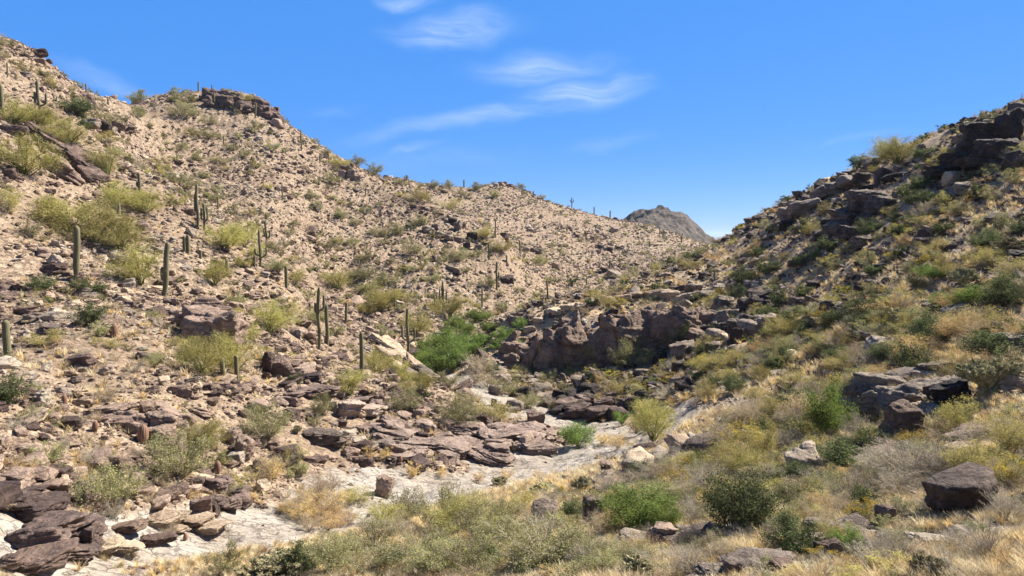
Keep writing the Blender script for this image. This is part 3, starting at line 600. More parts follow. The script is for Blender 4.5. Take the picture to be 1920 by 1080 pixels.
for u,vt,vb,w,arms,lb in sg:
    o=saguaro(u,vt,vb,w,arms,lb if lb else None)
    if '_uv' in o: del o['_uv']
    if not lb: later(o,u,(vt+vb)/2,('short ' if vb-vt<17 else 'slim ')+('armed' if arms else 'armless')+' saguaro','s')
for u,vb,h,lb in ((213,632,23,'upright brown barrel cactus on bare ground at left'),(178,808,17,'small leaning barrel cactus among boulders at left'),(267,831,32,'tall barrel cactus beside a pale rock left of the olive bush'),(407,887,22,'barrel cactus between the olive bush and brown boulders'),(347,1013,13,'small round barrel cactus on the pale rock at lower left'),(750,868,14,'tiny barrel cactus throwing a shadow on the grey ledge'),
    (1023,823,18,'barrel cactus at the right end of the brown ledges'),(1075,574,13,'barrel cactus on the rim left of the cliff top'),(1514,708,13,'red-brown barrel cactus among rocks on the right slope'),(1763,818,20,'orange barrel cactus right of the pale upright block'),(1768,803,17,'orange barrel cactus on top of the other, right of the block'),(172,851,13,'fallen barrel cactus lying on the rocks at left'),(120,757,15,'little brown barrel cactus among stones at far left')):
    o=barrel(u,vb,h,lb,tilt=(.1 if u!=172 else 1.3)); del o['_uv']
# ================================================================ rock outcrops (each one thing)
def outc(name,m,items,label,n=4):
    for k,(v,f,c,u,vb,cnt) in enumerate(outcrop_parts(items,n)):
        if k==0: link('rock_outcrop',mesh_np('rock_outcrop',v,f,[m]),loc=tuple(c),label=label,cat='rock outcrop')
        else:
            o=link('rock_outcrop' if cnt>2 else 'boulder',mesh_np('boulder',v,f,[m]),loc=tuple(c),cat='rock outcrop' if cnt>2 else 'boulder',group='boulders strewn over the canyon'); later(o,u,vb,('rock cluster' if cnt>2 else 'loose block'),'r')
outc('a',ROCK_BROWN,[(392,650,118,72,.15),(385,640,92,66,.2),(352,618,56,38,.1),(412,632,66,58,.2),(372,645,60,50),(340,600,44,20),(383,578,66,24,-.1),(400,590,50,18),(352,590,44,14),(398,660,60,36,.3)],'big brown overhanging outcrop with a cap slab on the left slope')
g=np.random.default_rng(8); cr_=[]
for k in range(60):
    u=g.uniform(378,528); tp=np.interp(u,[378,430,490,510,528],[176,174,186,200,222]); cr_.append((u,tp+8+g.uniform(0,26)*(1 if u>440 else .8),g.uniform(14,30),g.uniform(9,20),g.uniform(-.2,.4)))
outc('b',ROCK_BROWN,cr_,'dark broken crag capping the left hill on the skyline')
outc('c',ROCK_BROWN,[(70,258,60,16,.5),(90,282,70,24,.55),(112,300,70,26,.6),(138,318,60,24,.6),(160,335,50,22,.6),(100,320,60,24,.6),(150,300,44,18,.5),(172,322,40,18,.5),(130,340,46,18,.5),(20,250,40,14)],'dark slabs dipping to the right among trees at upper left')
outc('d',ROCK_DARK,[(165,240,30,16),(182,246,36,20),(200,252,28,16),(215,243,30,14),(238,248,24,10),(195,275,18,14)],'dark jagged rocks below the skyline saddle at upper left')
outc('e',ROCK_BROWN,[(648,322,18,16),(658,335,22,18),(640,330,14,12),(668,340,16,12),(655,312,20,10)],'small reddish rock knot on the crest of the spur')
outc('f',ROCK_DARK,[(815,430,22,12),(800,437,26,14),(825,445,22,12),(850,422,18,16),(858,432,18,18),(868,428,14,14),(840,450,24,12),(860,455,22,12),(885,448,20,14),(875,465,18,12),(898,468,16,10)],'band of dark rubble blocks on the end of the spur')
outc('g',ROCK_BROWN,[(562,630,26,18),(578,636,26,16),(594,645,24,14),(572,612,22,10),(600,655,18,10),(560,610,26,10)],'dark rocks left of the tall middle saguaros')
outc('h',ROCK_PALE,[(708,652,56,20,.55),(730,668,64,26,.6),(752,684,66,28,.62),(776,700,62,24,.6),(742,700,60,20,.62),(715,672,44,16,.6)],'long brown slab sloping down right toward the green bushes')
outc('h2',ROCK_GREY,[(790,708,56,24,.5),(806,716,50,20,.45),(770,712,50,18,.5),(820,718,34,12,.2)],'smooth pale rock at the foot of the long sloping slab')
outc('i',ROCK_LEDGE,[(655,782,60,34,.05),(690,782,56,22),(640,775,34,26),(675,757,50,14),(700,762,36,12),(626,772,22,20),(710,775,30,12)],'dark overhanging ledge in the middle of the left slope')
outc('j',ROCK_LEDGE,[(575,742,60,18),(608,746,60,20),(595,735,50,10),(635,748,34,14),(550,745,40,10)],'flat brown ledge below the lone straight saguaro')
outc('k',ROCK_GREY,[(600,832,70,24,.05),(590,828,54,20),(650,822,40,16),(628,838,50,12),(672,832,36,12),(690,846,40,18),(720,842,50,16),(745,832,40,14),(735,850,40,14)],'rounded grey ledge left of the brown ledges above the wash')
led_=[]
g=np.random.default_rng(5)
for k in range(56):
    u=g.uniform(720,1025); c=798+ (u-730)*.06; v=c+g.uniform(0,66)*(1-.45*(u>940)); led_.append((u,v,g.uniform(34,104),g.uniform(10,22),g.uniform(-.08,.32)))
outc('l',ROCK_LEDGE,led_,'long jumbled brown rock ledges above the pale wash')
outc('m',ROCK_BROWN,[(300,812,62,36,.1),(330,828,44,32),(296,828,52,30),(262,800,40,24,.2),(240,790,34,20),(320,790,60,18,.4),(290,770,50,14,.2),(345,800,34,26,.3),(210,775,60,14)],'dark broken ledge of blocks on the lower left slope')
outc('n',ROCK_LEDGE,[(45,972,110,30,-.06),(20,960,90,30,-.06),(80,952,60,18,-.1),(30,935,60,14),(70,985,60,18,.1)],'upper brown slab at the lower left corner')
outc('o',ROCK_LEDGE,[(90,1020,110,44,-.08),(135,1028,80,46,.12),(158,1044,52,44),(60,1036,80,34,-.1),(120,1050,110,20,.12),(70,1052,70,18,.1),(30,1020,50,20),(110,1000,60,18,-.1),(85,1044,80,26)],'massive brown boulder ledge over the wash at lower left')
outc('p',ROCK_LEDGE,[(430,962,70,30),(400,950,40,20),(455,952,36,26),(440,935,50,18),(395,922,60,24),(370,915,36,20),(420,915,36,22),(360,925,26,14)],'cluster of brown blocks left of the golden brush')
outc('q',ROCK_BROWN,[(415,728,30,16),(430,738,30,16),(445,742,34,18),(435,728,24,16),(465,735,30,16),(400,745,26,12),(385,733,24,12)],'row of brown blocks below the yellow-green tree')
outc('r',ROCK_PALE,[(180,1040,70,14),(230,1035,60,12),(290,1020,60,12),(330,1000,50,12),(390,1000,70,16),(300,985,80,18),(230,1000,70,14),(370,985,60,18)],'layered pinkish shelves along the left edge of the wash')
# the cliff
cl_=[(985,700,60,58,.35),(1008,702,56,76,.3),(1042,704,66,92,.25),(1082,700,74,104,-.2),(1120,690,66,98,.25),(1150,682,70,104,.1),(1190,674,80,100,-.3),(1225,666,70,98,.2),(1258,656,64,90,-.25),(962,698,44,36,.4),(1290,642,60,70,.2),(1320,625,50,56)]
for k in range(46):
    u=g.uniform(958,1305); top=np.interp(u,[955,985,1030,1080,1140,1200,1260,1310],[655,622,604,597,586,578,578,596]); bot=np.interp(u,[955,1000,1100,1160,1230,1310],[690,703,700,680,665,645]); q=g.uniform(0,1)**.7
    cl_.append((u,top+(bot-top)*(.2+.8*q),g.uniform(24,56),g.uniform(18,44),g.uniform(-.15,.25)))
outc('s',ROCK_CLIFF_SHADE,cl_,'shadowed dark cliff wall above the wash',n=5)
cl_=[(g.uniform(925,1290),0,g.uniform(12,44),g.uniform(9,24)) for k in range(80)]; cl_=[(u,np.interp(u,[925,1000,1100,1300],[715,722,712,690])+g.uniform(0,60)*(1-.25*(u>1200)),w,h) for u,_,w,h in cl_]
outc('t',ROCK_DARK,cl_,'dark tumbled rubble below the cliff',n=3)
outc('t2',ROCK_BROWN,[(1085,785,60,30,-.1),(1120,790,70,26),(1160,785,50,24),(1060,770,50,20),(1180,775,44,30),(1135,765,60,22),(1100,760,44,18)],'brown layered ledge beside the pale wash under the cliff')
sc_=[(g.uniform(1270,1440),0,g.uniform(18,52),g.uniform(14,34)) for k in range(44)]; sc_=[(u,np.interp(u,[1270,1440],[612,560])+g.uniform(0,70),w,h) for u,_,w,h in sc_]
outc('s2',ROCK_DARK,sc_,'dark blocky scree running up from the right end of the cliff')
outc('u',ROCK_PALE,[(g.uniform(985,1310),np.interp(0,[0],[0]),0,0) for k in range(0)] or [(1010,605,30,12),(1040,590,34,14),(1065,583,30,14),(1090,580,36,16),(1115,572,30,14),(1140,570,36,16),(1165,566,34,14),(1195,560,40,16),(1225,560,40,18),(1255,562,40,22),(1280,570,36,18),(990,622,28,10),(975,640,26,10),(965,655,22,10)],'sunlit pale blocks along the rim of the cliff')
outc('v',ROCK_BLACK,[(1650,772,110,62,.05),(1625,790,70,50),(1690,775,80,44),(1660,740,90,26,.1),(1700,720,70,26),(1735,735,70,22),(1760,745,60,30),(1625,735,50,22,.2),(1790,760,70,40),(1720,760,70,30),(1760,705,60,22),(1700,700,50,14),(1800,735,50,26)],'black layered outcrop with an overhang on the right slope')
outc('w',ROCK_BROWN,[(1800,840,70,24,-.3),(1840,826,70,22,-.3),(1780,850,60,14,-.2),(1870,815,50,18,-.3),(1820,850,80,14,-.1),(1760,835,36,18)],'striped brown ledge right of the pale upright block')
outc('x',ROCK_BLACK,[(1635,392,62,38,-.15),(1655,398,50,30,-.1),(1610,405,44,26,-.2),(1590,425,60,34,-.2),(1625,425,40,26),(1570,445,50,34),(1600,452,60,30),(1560,428,40,22,-.2),(1545,450,40,22),(1625,458,44,16)],'dark crag with a rounded boulder on the right slope')
outc('y',ROCK_BLACK,[(1855,285,70,50,-.1),(1830,300,60,40),(1880,300,60,40),(1800,315,60,30,-.2),(1850,318,80,30),(1815,275,40,26,-.2),(1895,270,40,60),(1912,240,30,50),(1780,330,60,22),(1905,320,40,40)],'dark crag with pale ledges at the upper right')
outc('z',ROCK_BLACK,[(1540,375,40,24,-.3),(1565,365,44,26,-.3),(1595,352,44,24,-.3),(1620,345,40,22,-.2),(1655,338,30,22),(1680,340,40,16),(1480,415,40,30,-.3),(1500,405,44,26,-.3),(1520,395,44,24,-.3),(1475,430,30,20)],'dark blocks strung along below the right skyline')
outc('aa',ROCK_DARK,[(1060,800,1,1)] if 0 else [(1560,500,30,12),(1530,540,30,16),(1500,575,40,22),(1560,590,44,26),(1545,610,36,14),(1490,500,26,12),(1415,560,34,24),(1380,590,30,16)],'scattered dark blocks in the middle of the right slope')
outc('bb',ROCK_GREY,[(1300,545,36,12),(1330,556,40,12),(1270,545,30,10),(1350,545,26,12),(1255,535,26,12)],'flat grey ledge at the low end of the right ridge')
outc('cc',ROCK_GREY,[(1820,585,50,12,-.4),(1800,595,50,20,-.4),(1780,600,40,18,-.4),(1840,575,30,12)],'grey-brown slabs below the bright bush on the right slope')
outc('dd',ROCK_BROWN,[(1185,865,50,16,-.3),(1215,850,50,18,-.3),(1200,878,60,14),(1240,862,30,20),(1170,875,30,10)],'dark layered rocks at the near bank of the wash')
outc('ee',ROCK_GREY,[(1420,1085,130,42,-.12),(1360,1090,90,20),(1380,1060,60,12)],'big pale grey slab at the bottom right of centre')
outc('ff',ROCK_GREY,[(1640,1036,90,20),(1700,1034,100,20),(1760,1030,80,18),(1610,1026,56,18),(1810,1010,50,16),(1600,1002,70,18),(1545,996,60,18),(1670,1012,50,14)],'flat pale slabs set in dry grass at lower right')
outc('gg',ROCK_GREY,[(1310,1016,70,20),(1350,1014,66,20),(1290,1004,50,16),(1330,994,46,16),(1190,1026,70,26),(1262,1024,60,18)],'pale shelf left of the big dark green bush')
outc('gg2',ROCK_PALE,[(1640,850,60,16,.1),(1680,846,80,18,.1),(1730,842,60,14),(1660,862,70,14)],'flat pale shelf in front of the upright block')
outc('hh',ROCK_BROWN,[(55,1075,120,30),(10,1070,70,26)] ,'pale brown shelf at the bottom left corner')
outc('ii',ROCK_BROWN,[(938,348,14,8),(946,345,12,6),(930,350,10,6),(955,350,14,6)],'small rock pile on the summit of the far hill',n=3)
outc('jj',ROCK_DARK,[(985,470,26,10,.3),(1005,476,30,12,.3),(1150,520,30,12,.4),(1135,510,26,10,.4),(1160,528,26,10,.4),(1140,470,24,8),(1125,465,20,8)],'dark rock streaks on the face of the far hill',n=3)
outc('kk',ROCK_DARK,[(968,612,26,22),(958,605,16,14)],'dark rounded rock at the head of the wash')
outc('ll',ROCK_BROWN,[(235,890,1,1)] if 0 else [(100,895,50,20,.1),(60,905,60,24,.1),(30,910,50,24),(15,925,40,16),(110,925,36,26,.4),(75,920,50,16)],'reddish shelves above the massive boulder at lower left')
# single boulders
BO=[(1832,972,122,70,'rgrey',3,'large rounded boulder with a dark left face at right'),(1115,988,66,56,'rpale',1,'split brown boulder standing in front of the wash'),(1020,986,66,44,'rpale',5,'low brown boulder left of the split one in front'),(1238,1024,56,38,'brown',7,'tilted brown slab leaning on a pale shelf in front'),
(1512,902,66,64,'rpale',9,'pale-topped rock with a black hollow beside a dark bush'),(1703,822,68,64,'pale',1,'pale brown upright block below the black outcrop'),(1718,790,36,34,'pale',5,'small pale block perched on the upright block'),(1560,1058,50,40,'brown',11,'reddish boulder in dry grass below the round dark bush'),
(1470,1086,60,34,'brown',13,'dark red boulder at the bottom edge right of centre'),(452,862,42,42,'brown',15,'reddish egg-shaped boulder below the left slope ledges'),(436,872,34,22,'grey',17,'grey boulder under the egg-shaped one'),(718,934,38,40,'brown',19,'angular brown boulder on the edge of the pale wash'),
(376,975,44,40,'brown',21,'upright reddish slab above the lower left wash'),(396,972,30,30,'brown',23,'second upright reddish slab above the lower left wash'),(75,765,32,28,'grey',25,'round grey boulder on the left slope by the edge'),(150,692,42,24,'brown',27,'low brown boulder shaded on its left at far left'),
(1500,372,22,14,'dark',29,'pointed dark boulder on the right skyline, the lower one'),(1539,352,24,16,'dark',31,'pointed dark boulder on the right skyline, the upper one'),(1410,418,24,10,'dark',33,'dark boulder at the lower end of the right skyline'),(1790,345,34,26,'pale',35,'pale split boulder below the dark crag at upper right'),
(1812,362,30,20,'grey',37,'pale flat-topped boulder below the upper right crag'),(1665,985,36,34,'brown',39,'dark pitted boulder in dry grass at lower right'),(1712,990,22,20,'grey',41,'small white boulder in dry grass at lower right'),(1580,962,28,18,'grey',43,'grey boulder above the dry grass at lower right'),
(1532,975,52,22,'brown',45,'tan boulder with square dark notch at lower right'),(1485,978,52,18,'grey',47,'pale flat boulder right of the big dark green bush'),(1258,948,34,30,'brown',49,'dark and pale rock above the bright green bush'),(1900,670,56,40,'grey',51,'grey boulder at the right edge above the cholla'),(1905,735,50,34,'grey',53,'broken grey boulder at the right edge'),
(1645,645,22,22,'dark',55,'small dark rock on the golden right slope'),(1722,645,28,14,'brown',57,'flat brown rock on the golden right slope'),(1695,560,26,14,'pale',59,'pale wedge rock on the right slope'),(1200,886,28,18,'dark',2,'dark round boulder on the near bank of the wash'),(1140,888,34,22,'brown',4,'brown boulder among bushes on the near bank'),
(1005,805,40,34,'brown',6,'smooth brown boulder right of the pale pool of rock'),(500,700,26,40,'brown',8,'upright pinkish rock on the left slope'),(520,705,50,34,'brown',10,'broad pinkish rock right of the upright one'),(895,802,1,1,'brown',12,0),(585,715,40,14,'brown',14,'flat reddish rock above the brown ledge'),
(770,775,34,16,'grey',16,'angular slab beside the olive bush above the ledges'),(95,515,40,22,'brown',18,'dark sloping rock on the upper left slope'),(100,500,26,20,'grey',20,'pale rock resting above the dark sloping one'),(150,560,40,16,'grey',22,'flat pale rock below the thick saguaro')]
for u,vb,w,h,kd,sd_,lb in BO:
    if not lb: continue
    x,y,z,r=at(u,vb); sx=w*r/F/2*1.1; g2=np.random.default_rng(sd_); me=hero_rock(kd,sd_,5); zr=max(abs(q.co.z) for q in me.vertices)
    sz=h*r/F/2*1.2/zr; link('boulder',me,loc=(x,y+sx*.5,z+h*r/F*.40),rot=(g2.uniform(-.15,.15),g2.uniform(-.3,.1),g2.uniform(-.4,.4)),scl=(sx,sx*.85,sz),label=lb,cat='boulder',group='boulders strewn over the canyon')
# ================================================================ trees, shrubs, chollas placed one by one
PLN=[]
def P_(kind,s):
    for t in s.split(';'):
        a=[float(q) for q in t.split(',')]; PLN.append((kind,*a))
# u,foot,width,height
P_('palo','13,232,44,38;57,236,66,34;84,243,50,32;113,280,76,48;30,326,84,56;193,330,50,48;207,392,70,44;262,402,56,42;118,430,110,50;155,462,105,60;212,470,80,60;250,535,84,64;410,470,72,46;450,462,54,40;397,535,52,44;475,482,34,28;455,505,28,22;323,385,30,24;372,705,84,64;435,700,74,66;700,705,74,44;655,745,60,46;630,545,52,38;710,585,58,46;840,602,54,48;777,632,60,44;500,625,74,54;467,645,44,34;1107,692,58,56;1697,306,78,44;1660,296,40,34;1230,830,78,74;370,850,72,54;752,718,40,34;783,745,50,42;1005,1,1,1')
P_('yg','42,140,28,22;85,162,26,18;197,265,28,18;353,258,24,16;290,322,32,24;303,332,22,16;633,315,32,22;457,200,36,24;5,395,40,40;87,405,40,30;77,652,50,26;550,535,30,34;552,595,34,26;747,568,46,24;687,592,32,24;745,700,36,26;910,448,38,22;940,475,38,26;780,380,46,28;842,395,40,22;1160,745,62,38;1335,705,54,36;1300,505,44,18;1350,585,50,34;1130,578,40,30;925,795,68,38;1372,880,60,50;1395,905,80,60;1440,860,60,60;665,950,48,34;545,872,42,34;1485,632,54,36;1540,640,44,20;1797,715,54,40;1655,712,44,26;1600,700,60,30;1540,745,64,30;1570,700,40,20;1840,632,84,44;1902,850,84,56;1850,895,84,50;1860,500,54,30;1913,520,50,30;1757,478,44,26;1495,735,50,40;1480,800,60,50;1510,830,50,40;1815,812,60,52;1790,520,60,34;1547,405,22,24;1533,443,42,28;1080,970,60,40;980,965,60,40;1450,640,40,26;1380,690,40,30;1430,720,44,30;1425,760,50,30;1330,750,40,30')
P_('olive','260,190,42,20;330,182,26,18;347,192,32,16;337,222,44,30;252,220,28,18;203,232,30,18;387,235,24,16;392,262,32,18;473,242,24,14;425,285,26,16;337,282,24,14;370,302,22,16;352,352,36,22;320,340,22,14;380,335,22,14;400,378,34,20;457,296,20,14;507,284,26,18;583,376,28,18;590,397,28,18;615,344,28,22;635,412,24,14;603,294,24,16;670,308,30,20;702,320,28,20;638,310,22,12;612,472,32,24;657,464,28,22;636,410,26,18;664,425,24,18;590,394,26,16;740,442,32,20;705,444,38,18;772,478,38,24;862,492,40,26;885,484,24,14;677,493,20,14;787,424,30,20;685,402,24,18;737,497,18,16;687,528,50,28;722,540,44,28;807,534,28,24;685,552,36,24;747,560,44,16;912,540,30,22;517,512,38,26;512,475,28,20;575,565,34,20;587,606,42,26;627,632,32,20;722,636,30,20;715,620,20,14;753,350,32,18;803,354,34,16;843,354,26,16;897,358,34,16;872,370,22,14;927,370,22,14;1013,500,30,22;975,355,26,12;1015,374,14,10;270,1,1,1;440,575,32,24;47,445,28,24;185,632,32,24;287,687,32,24;58,795,38,26;75,875,48,34;322,905,100,80;195,962,92,70;495,828,76,62;855,806,80,60;758,775,56,44;838,728,48,26;995,768,46,28;940,742,38,28;1020,732,32,30;590,800,26,20;605,782,40,40;555,900,36,30;415,1080,62,48;1190,692,70,52;1460,435,24,16;1320,890,40,30;1500,600,34,24;1465,675,54,40;1435,428,24,16;1593,478,30,18;1753,423,28,18;1810,402,30,18;1455,540,30,20;1672,640,30,24;1875,560,30,20;1290,600,30,20;1250,890,40,30;755,985,70,60;830,1000,90,80;900,1020,90,70;1020,1080,165,90;700,1035,80,50;960,1040,70,60;620,1080,100,60;790,1075,120,70;880,1090,110,70;1090,1060,70,50;940,985,70,40')
P_('dark','130,212,48,26;70,550,38,26;155,556,44,28;160,615,40,40;7,760,44,44;553,722,20,20;550,722,16,14;1510,440,34,30;1630,442,38,28;1728,364,34,28;1727,388,36,26;1840,376,30,26;1740,300,32,20;1833,258,38,24;1423,485,28,20;1443,515,34,26;1400,535,44,32;1532,490,28,26;1567,618,30,30;1465,578,28,30;1667,582,48,32;1617,615,54,44;1737,642,50,44;1900,578,66,40;1655,680,38,30;1575,678,38,26;1717,705,60,48;1875,682,70,46;1285,652,44,40;1585,892,90,58;1390,1014,118,108;1497,1044,90,66;1372,888,30,26;1355,858,34,28;1340,700,30,20;1190,640,40,26;1490,610,40,30;1617,315,34,20;1560,470,36,22;1505,500,30,20;1680,420,26,18;1770,440,30,18;1385,560,34,24;1440,605,36,26;1510,560,30,22;1640,520,30,20;1700,480,26,18;1760,640,44,34;1380,740,40,34;1450,700,34,26;1520,1080,30,20;555,1085,70,60')
P_('lush','815,706,74,50;848,698,60,48;838,660,70,40;866,672,44,44;796,690,44,32;895,604,46,22;870,630,38,26;902,648,30,20;977,620,24,22;917,626,32,20;945,642,34,26;900,652,30,24;892,668,28,22;1085,840,60,42;1167,797,30,22;1210,998,132,66;1565,826,72,90;1835,580,56,34;1775,580,38,26;1592,1045,52,46;1840,1012,40,22;960,655,30,20;930,655,26,18;1250,1000,60,44;1757,524,50,22;1900,860,1,1;790,670,36,30;850,620,40,26')
P_('grey','170,880,44,34;205,975,48,34;350,830,40,26;1610,822,56,40;1605,945,84,44;1720,912,130,62;1680,900,90,50;1780,900,100,56;1530,925,60,40;1450,930,60,50;1000,1000,60,50;870,965,70,40;1320,930,80,44;1290,970,60,40;1240,900,70,34;1180,920,60,34;1140,930,60,34;1350,910,60,40;1210,1080,70,40;1650,1075,80,40;1870,1060,90,60;1900,980,60,50;1030,950,50,34;1700,935,80,36;1430,690,40,30;1500,660,40,26;1395,640,34,24;1260,700,40,26;1410,780,60,34;1270,870,50,30;740,1010,60,44;1300,1075,70,40;1770,1070,60,30;250,700,30,22;530,880,40,26;890,720,44,30;880,690,36,26')
P_('tan','505,895,48,38;248,1050,26,20;322,1005,34,24;625,915,30,24;590,950,60,48;560,975,60,50;620,975,50,40;575,1000,50,30;600,930,40,30;1595,790,40,24;900,700,46,30;915,730,50,30;880,760,40,26;1340,650,40,24;197,757,38,28;1350,790,40,30;1565,1,1,1;1900,930,70,50;1760,960,60,34;1250,560,40,18;1390,485,30,18;1150,560,30,16')
P_('flower','1310,888,46,28;1732,862,66,36;1907,925,56,50;1400,845,40,30;1660,618,32,22;1580,560,26,20;1655,553,22,16;1672,492,22,16;1745,486,22,16;1473,488,26,14;1285,640,30,16;1225,640,34,18;975,697,22,12;1245,690,16,16;1270,695,18,18;1190,790,14,12;1570,690,26,14;1590,640,30,16;1880,640,30,18;1110,560,24,14;1160,575,40,16;1230,560,40,14')
P_('gold','560,978,56,34;600,985,64,38;625,960,50,32;585,955,56,32;540,965,40,24;610,1000,60,30;650,985,40,26;690,862,26,24;725,864,24,22;775,896,30,26;827,898,24,20;895,906,24,18;952,902,26,20;825,866,22,16;505,900,46,34;1160,842,44,26;1195,815,50,26;1130,835,30,20;970,920,24,16;1010,895,22,14;770,852,20,16;1380,600,30,18;1420,470,24,16;1340,490,30,16;1620,520,26,16;1580,690,26,16;1700,460,24,14;1850,700,30,18')
P_('palo','870,1005,120,64;1420,905,70,50;715,1000,80,50;1235,800,60,40')
P_('olive','940,1030,90,50;830,1080,110,50;640,1050,80,40;980,1080,100,54;690,1085,90,46;1140,1080,70,40;1480,960,60,40;1420,985,50,40')
P_('dark','905,1075,70,50;820,1040,50,30;1020,1060,60,40;735,1060,50,30')
DN={'palo':('palo_verde_tree','palo verde','yellow-green palo verde','palo verde trees on the slopes'),'yg':('green_shrub','shrub','yellow-green shrub','yellow-green shrubs'),'olive':('creosote_bush','bush','olive green bush','olive bushes on the slopes'),'dark':('jojoba_shrub','shrub','dark green shrub','dark green shrubs'),
'lush':('leafy_bush','bush','bright green bush','bright green bushes in and near the wash'),'grey':('dry_bush','dry bush','grey dry twiggy bush','grey dry bushes'),'tan':('brush_clump','dry brush','tan dry brush','tan dry brush clumps'),'gold':('brush_clump','dry brush','golden dry brush','golden dry brush clumps'),'flower':('brittlebush','flowering shrub','yellow-flowered brittlebush','yellow-flowered brittlebush')}
def put_plant(kind,u,vb,w,h,xyz=None,rnd=None):
    x,y,z,r=at(u,vb) if xyz is None else xyz
    g=rnd or rng; Wm=w*r/F*1.06; Hm=h*r/F*1.04; px=w
    nm,ct,ds,gp=DN[kind]; big=px>62; q=2.2 if px>110 else 1.4 if big else 1.0 if px>36 else .45
    sd_=int(g.integers(1,4 if q>1 else 6)); a=g.uniform(0,6.28)
    if px>=24:
        sm,lm=plant_mesh(kind,sd_,q); root=link(nm,None,loc=(x,y+Wm*.25,z),rot=(0,0,a),scl=(Wm,Wm,Hm),cat=ct,group=gp)
        link('trunk' if kind=='palo' else 'stem',sm,parent=root); link('crown' if kind=='palo' else 'foliage',lm,parent=root)
    else:
        root=link(nm,plant_mesh(kind,sd_,q,True),loc=(x,y,z),rot=(0,0,a),scl=(Wm,Wm,Hm),cat=ct,group=gp)
    later(root,u,vb-h/2,(('wide ' if w>80 else 'small ' if w<26 else '')+ds),kind); return root
for kind,u,vb,w,h in PLN:
    if w>2: put_plant(kind,u,vb,w,h)
for u,vb,w,h,sd_,lb in ((1740,1090,50,46,1,'branching cholla cactus at the bottom right edge'),(1812,1092,30,20,2,'cholla joints poking up at the bottom edge far right'),(530,1092,110,52,3,'spiny cholla cactus at the bottom edge left of centre'),(1857,738,70,62,4,'large pale spiny cholla on the right slope'),(1887,475,46,26,5,'pale cholla high on the right slope near the edge'),(1810,535,40,30,6,'pale cholla in the middle of the right slope'),(1687,615,34,34,7,'thin tan cholla below the middle of the right slope'),
    (1510,778,50,24,8,'low sprawling cholla left of the tall green bush'),(1092,925,34,34,2,'straw-coloured upright cholla on the near bank'),(116,897,12,26,3,'tiny pale cholla on the lower left slope'),(935,912,34,20,5,'dark low cholla beside the pale wash'),(1020,928,50,20,6,'dark sprawling cholla on the near bank of the wash'),(555,812,14,14,7,'small cholla on the left slope ledges'),(1195,1085,60,44,8,'sprawling cholla arms at the bottom centre right'),(280,605,1,1,1,0)):
    if not lb: continue
    x,y,z,r=at(u,vb); k='c%d'%sd_
    if k not in PM: PM[k]=cholla_mesh(sd_)
    s=h*r/F*1.05; link('cholla_cactus',PM[k],loc=(x,y,z),rot=(0,0,sd_*1.3),scl=(s*w/h/1.1,s*w/h/1.1,s),label=lb,cat='cactus',group='chollas on the banks')
# bare dead branches
def dead(u,vb,w,h,seed,label):
    x,y,z,r=at(u,vb); s=w*r/F; hh=h*r/F; g=np.random.default_rng(seed); sv=[];sf=[];o=0
    def br(p,d,L_,rad,dep):
        nonlocal o
        pts=[p]
        for k in range(5): d=d+g.normal(size=3)*.22; d/=np.linalg.norm(d); pts.append(pts[-1]+d*L_/5)
        v,f=tube(pts,rad,rad*.5,5); sv.append(v); sf.append(f+o); o+=len(v)
        if dep:
            for k in range(3): q=pts[int(g.integers(2,6))]; nd=d+g.normal(size=3)*.7; nd[2]=abs(nd[2]); nd/=np.linalg.norm(nd); br(q,nd,L_*.62,rad*.6,dep-1)
    for k in range(5): a=g.uniform(-1.2,1.2)+(math.pi if k%2 else 0); br(np.array([0,0,-.05]),np.array([math.cos(a),math.sin(a)*.6,.55]),.55,.022,3)
    f=np.concatenate(sf); me=mesh_np('dead_branch',np.concatenate(sv),f,[BARK],attrs={'tone':('FACE',g.uniform(size=len(f)))}); link('dead_branch',me,loc=(x,y,z),scl=(s,s,hh*1.4),label=label,cat='dead branch')
dead(1755,890,60,34,3,'bare brown dead branches above the large boulder at right'); dead(1700,682,44,24,5,'bare dark dead limbs left of the dark shrub at right'); dead(405,415,14,16,7,'bare ocotillo-like stems right of the close saguaro pair'); dead(232,234,12,20,9,'bare forked stems among rocks at upper left')
# ================================================================ everything else strewn over the ground
RZ=Z/R; CM=np.maximum.accumulate(np.where(R>6,RZ,-9),axis=1)
def sample(n,r0=9.5,r1=345,tmax=47.0,seed=1):
    g=np.random.default_rng(seed); t=g.uniform(-math.radians(tmax),math.radians(tmax),n); L_=g.uniform(math.log(r0),math.log(r1),n)
    i=np.clip(np.searchsorted(th,t),1,nI-1); j=np.clip(np.searchsorted(Lg,L_),1,nJ-1); a=(t-th[i-1])/(th[i]-th[i-1]); b=(L_-Lg[j-1])/(Lg[j]-Lg[j-1])
    z=(Z[i-1,j-1]*(1-a)+Z[i,j-1]*a)*(1-b)+(Z[i-1,j]*(1-a)+Z[i,j]*a)*b
    r=np.exp(L_); x=r*np.sin(t); y=r*np.cos(t); vis=(z/r+1.2/r)>=CM[i,j]
    d=y*CP-z*SP; u=960+F*x/d; v=540-F*(y*SP+z*CP)/d
    return dict(x=x,y=y,z=z,r=r,u=u,v=v,vis=vis,pale=pale[i,j],dw=dw[i,j],far=(r>116)&(u<1345),right=u>wash_u(r),xy=np.stack([x,y],-1),n=n,g=g)
def keep(s,m): return {k:(q[m] if isinstance(q,np.ndarray) else q) for k,q in s.items()}
occ=[] # nothing strewn through the saguaros' and cacti's feet is needed: they stand on rubble in the photo
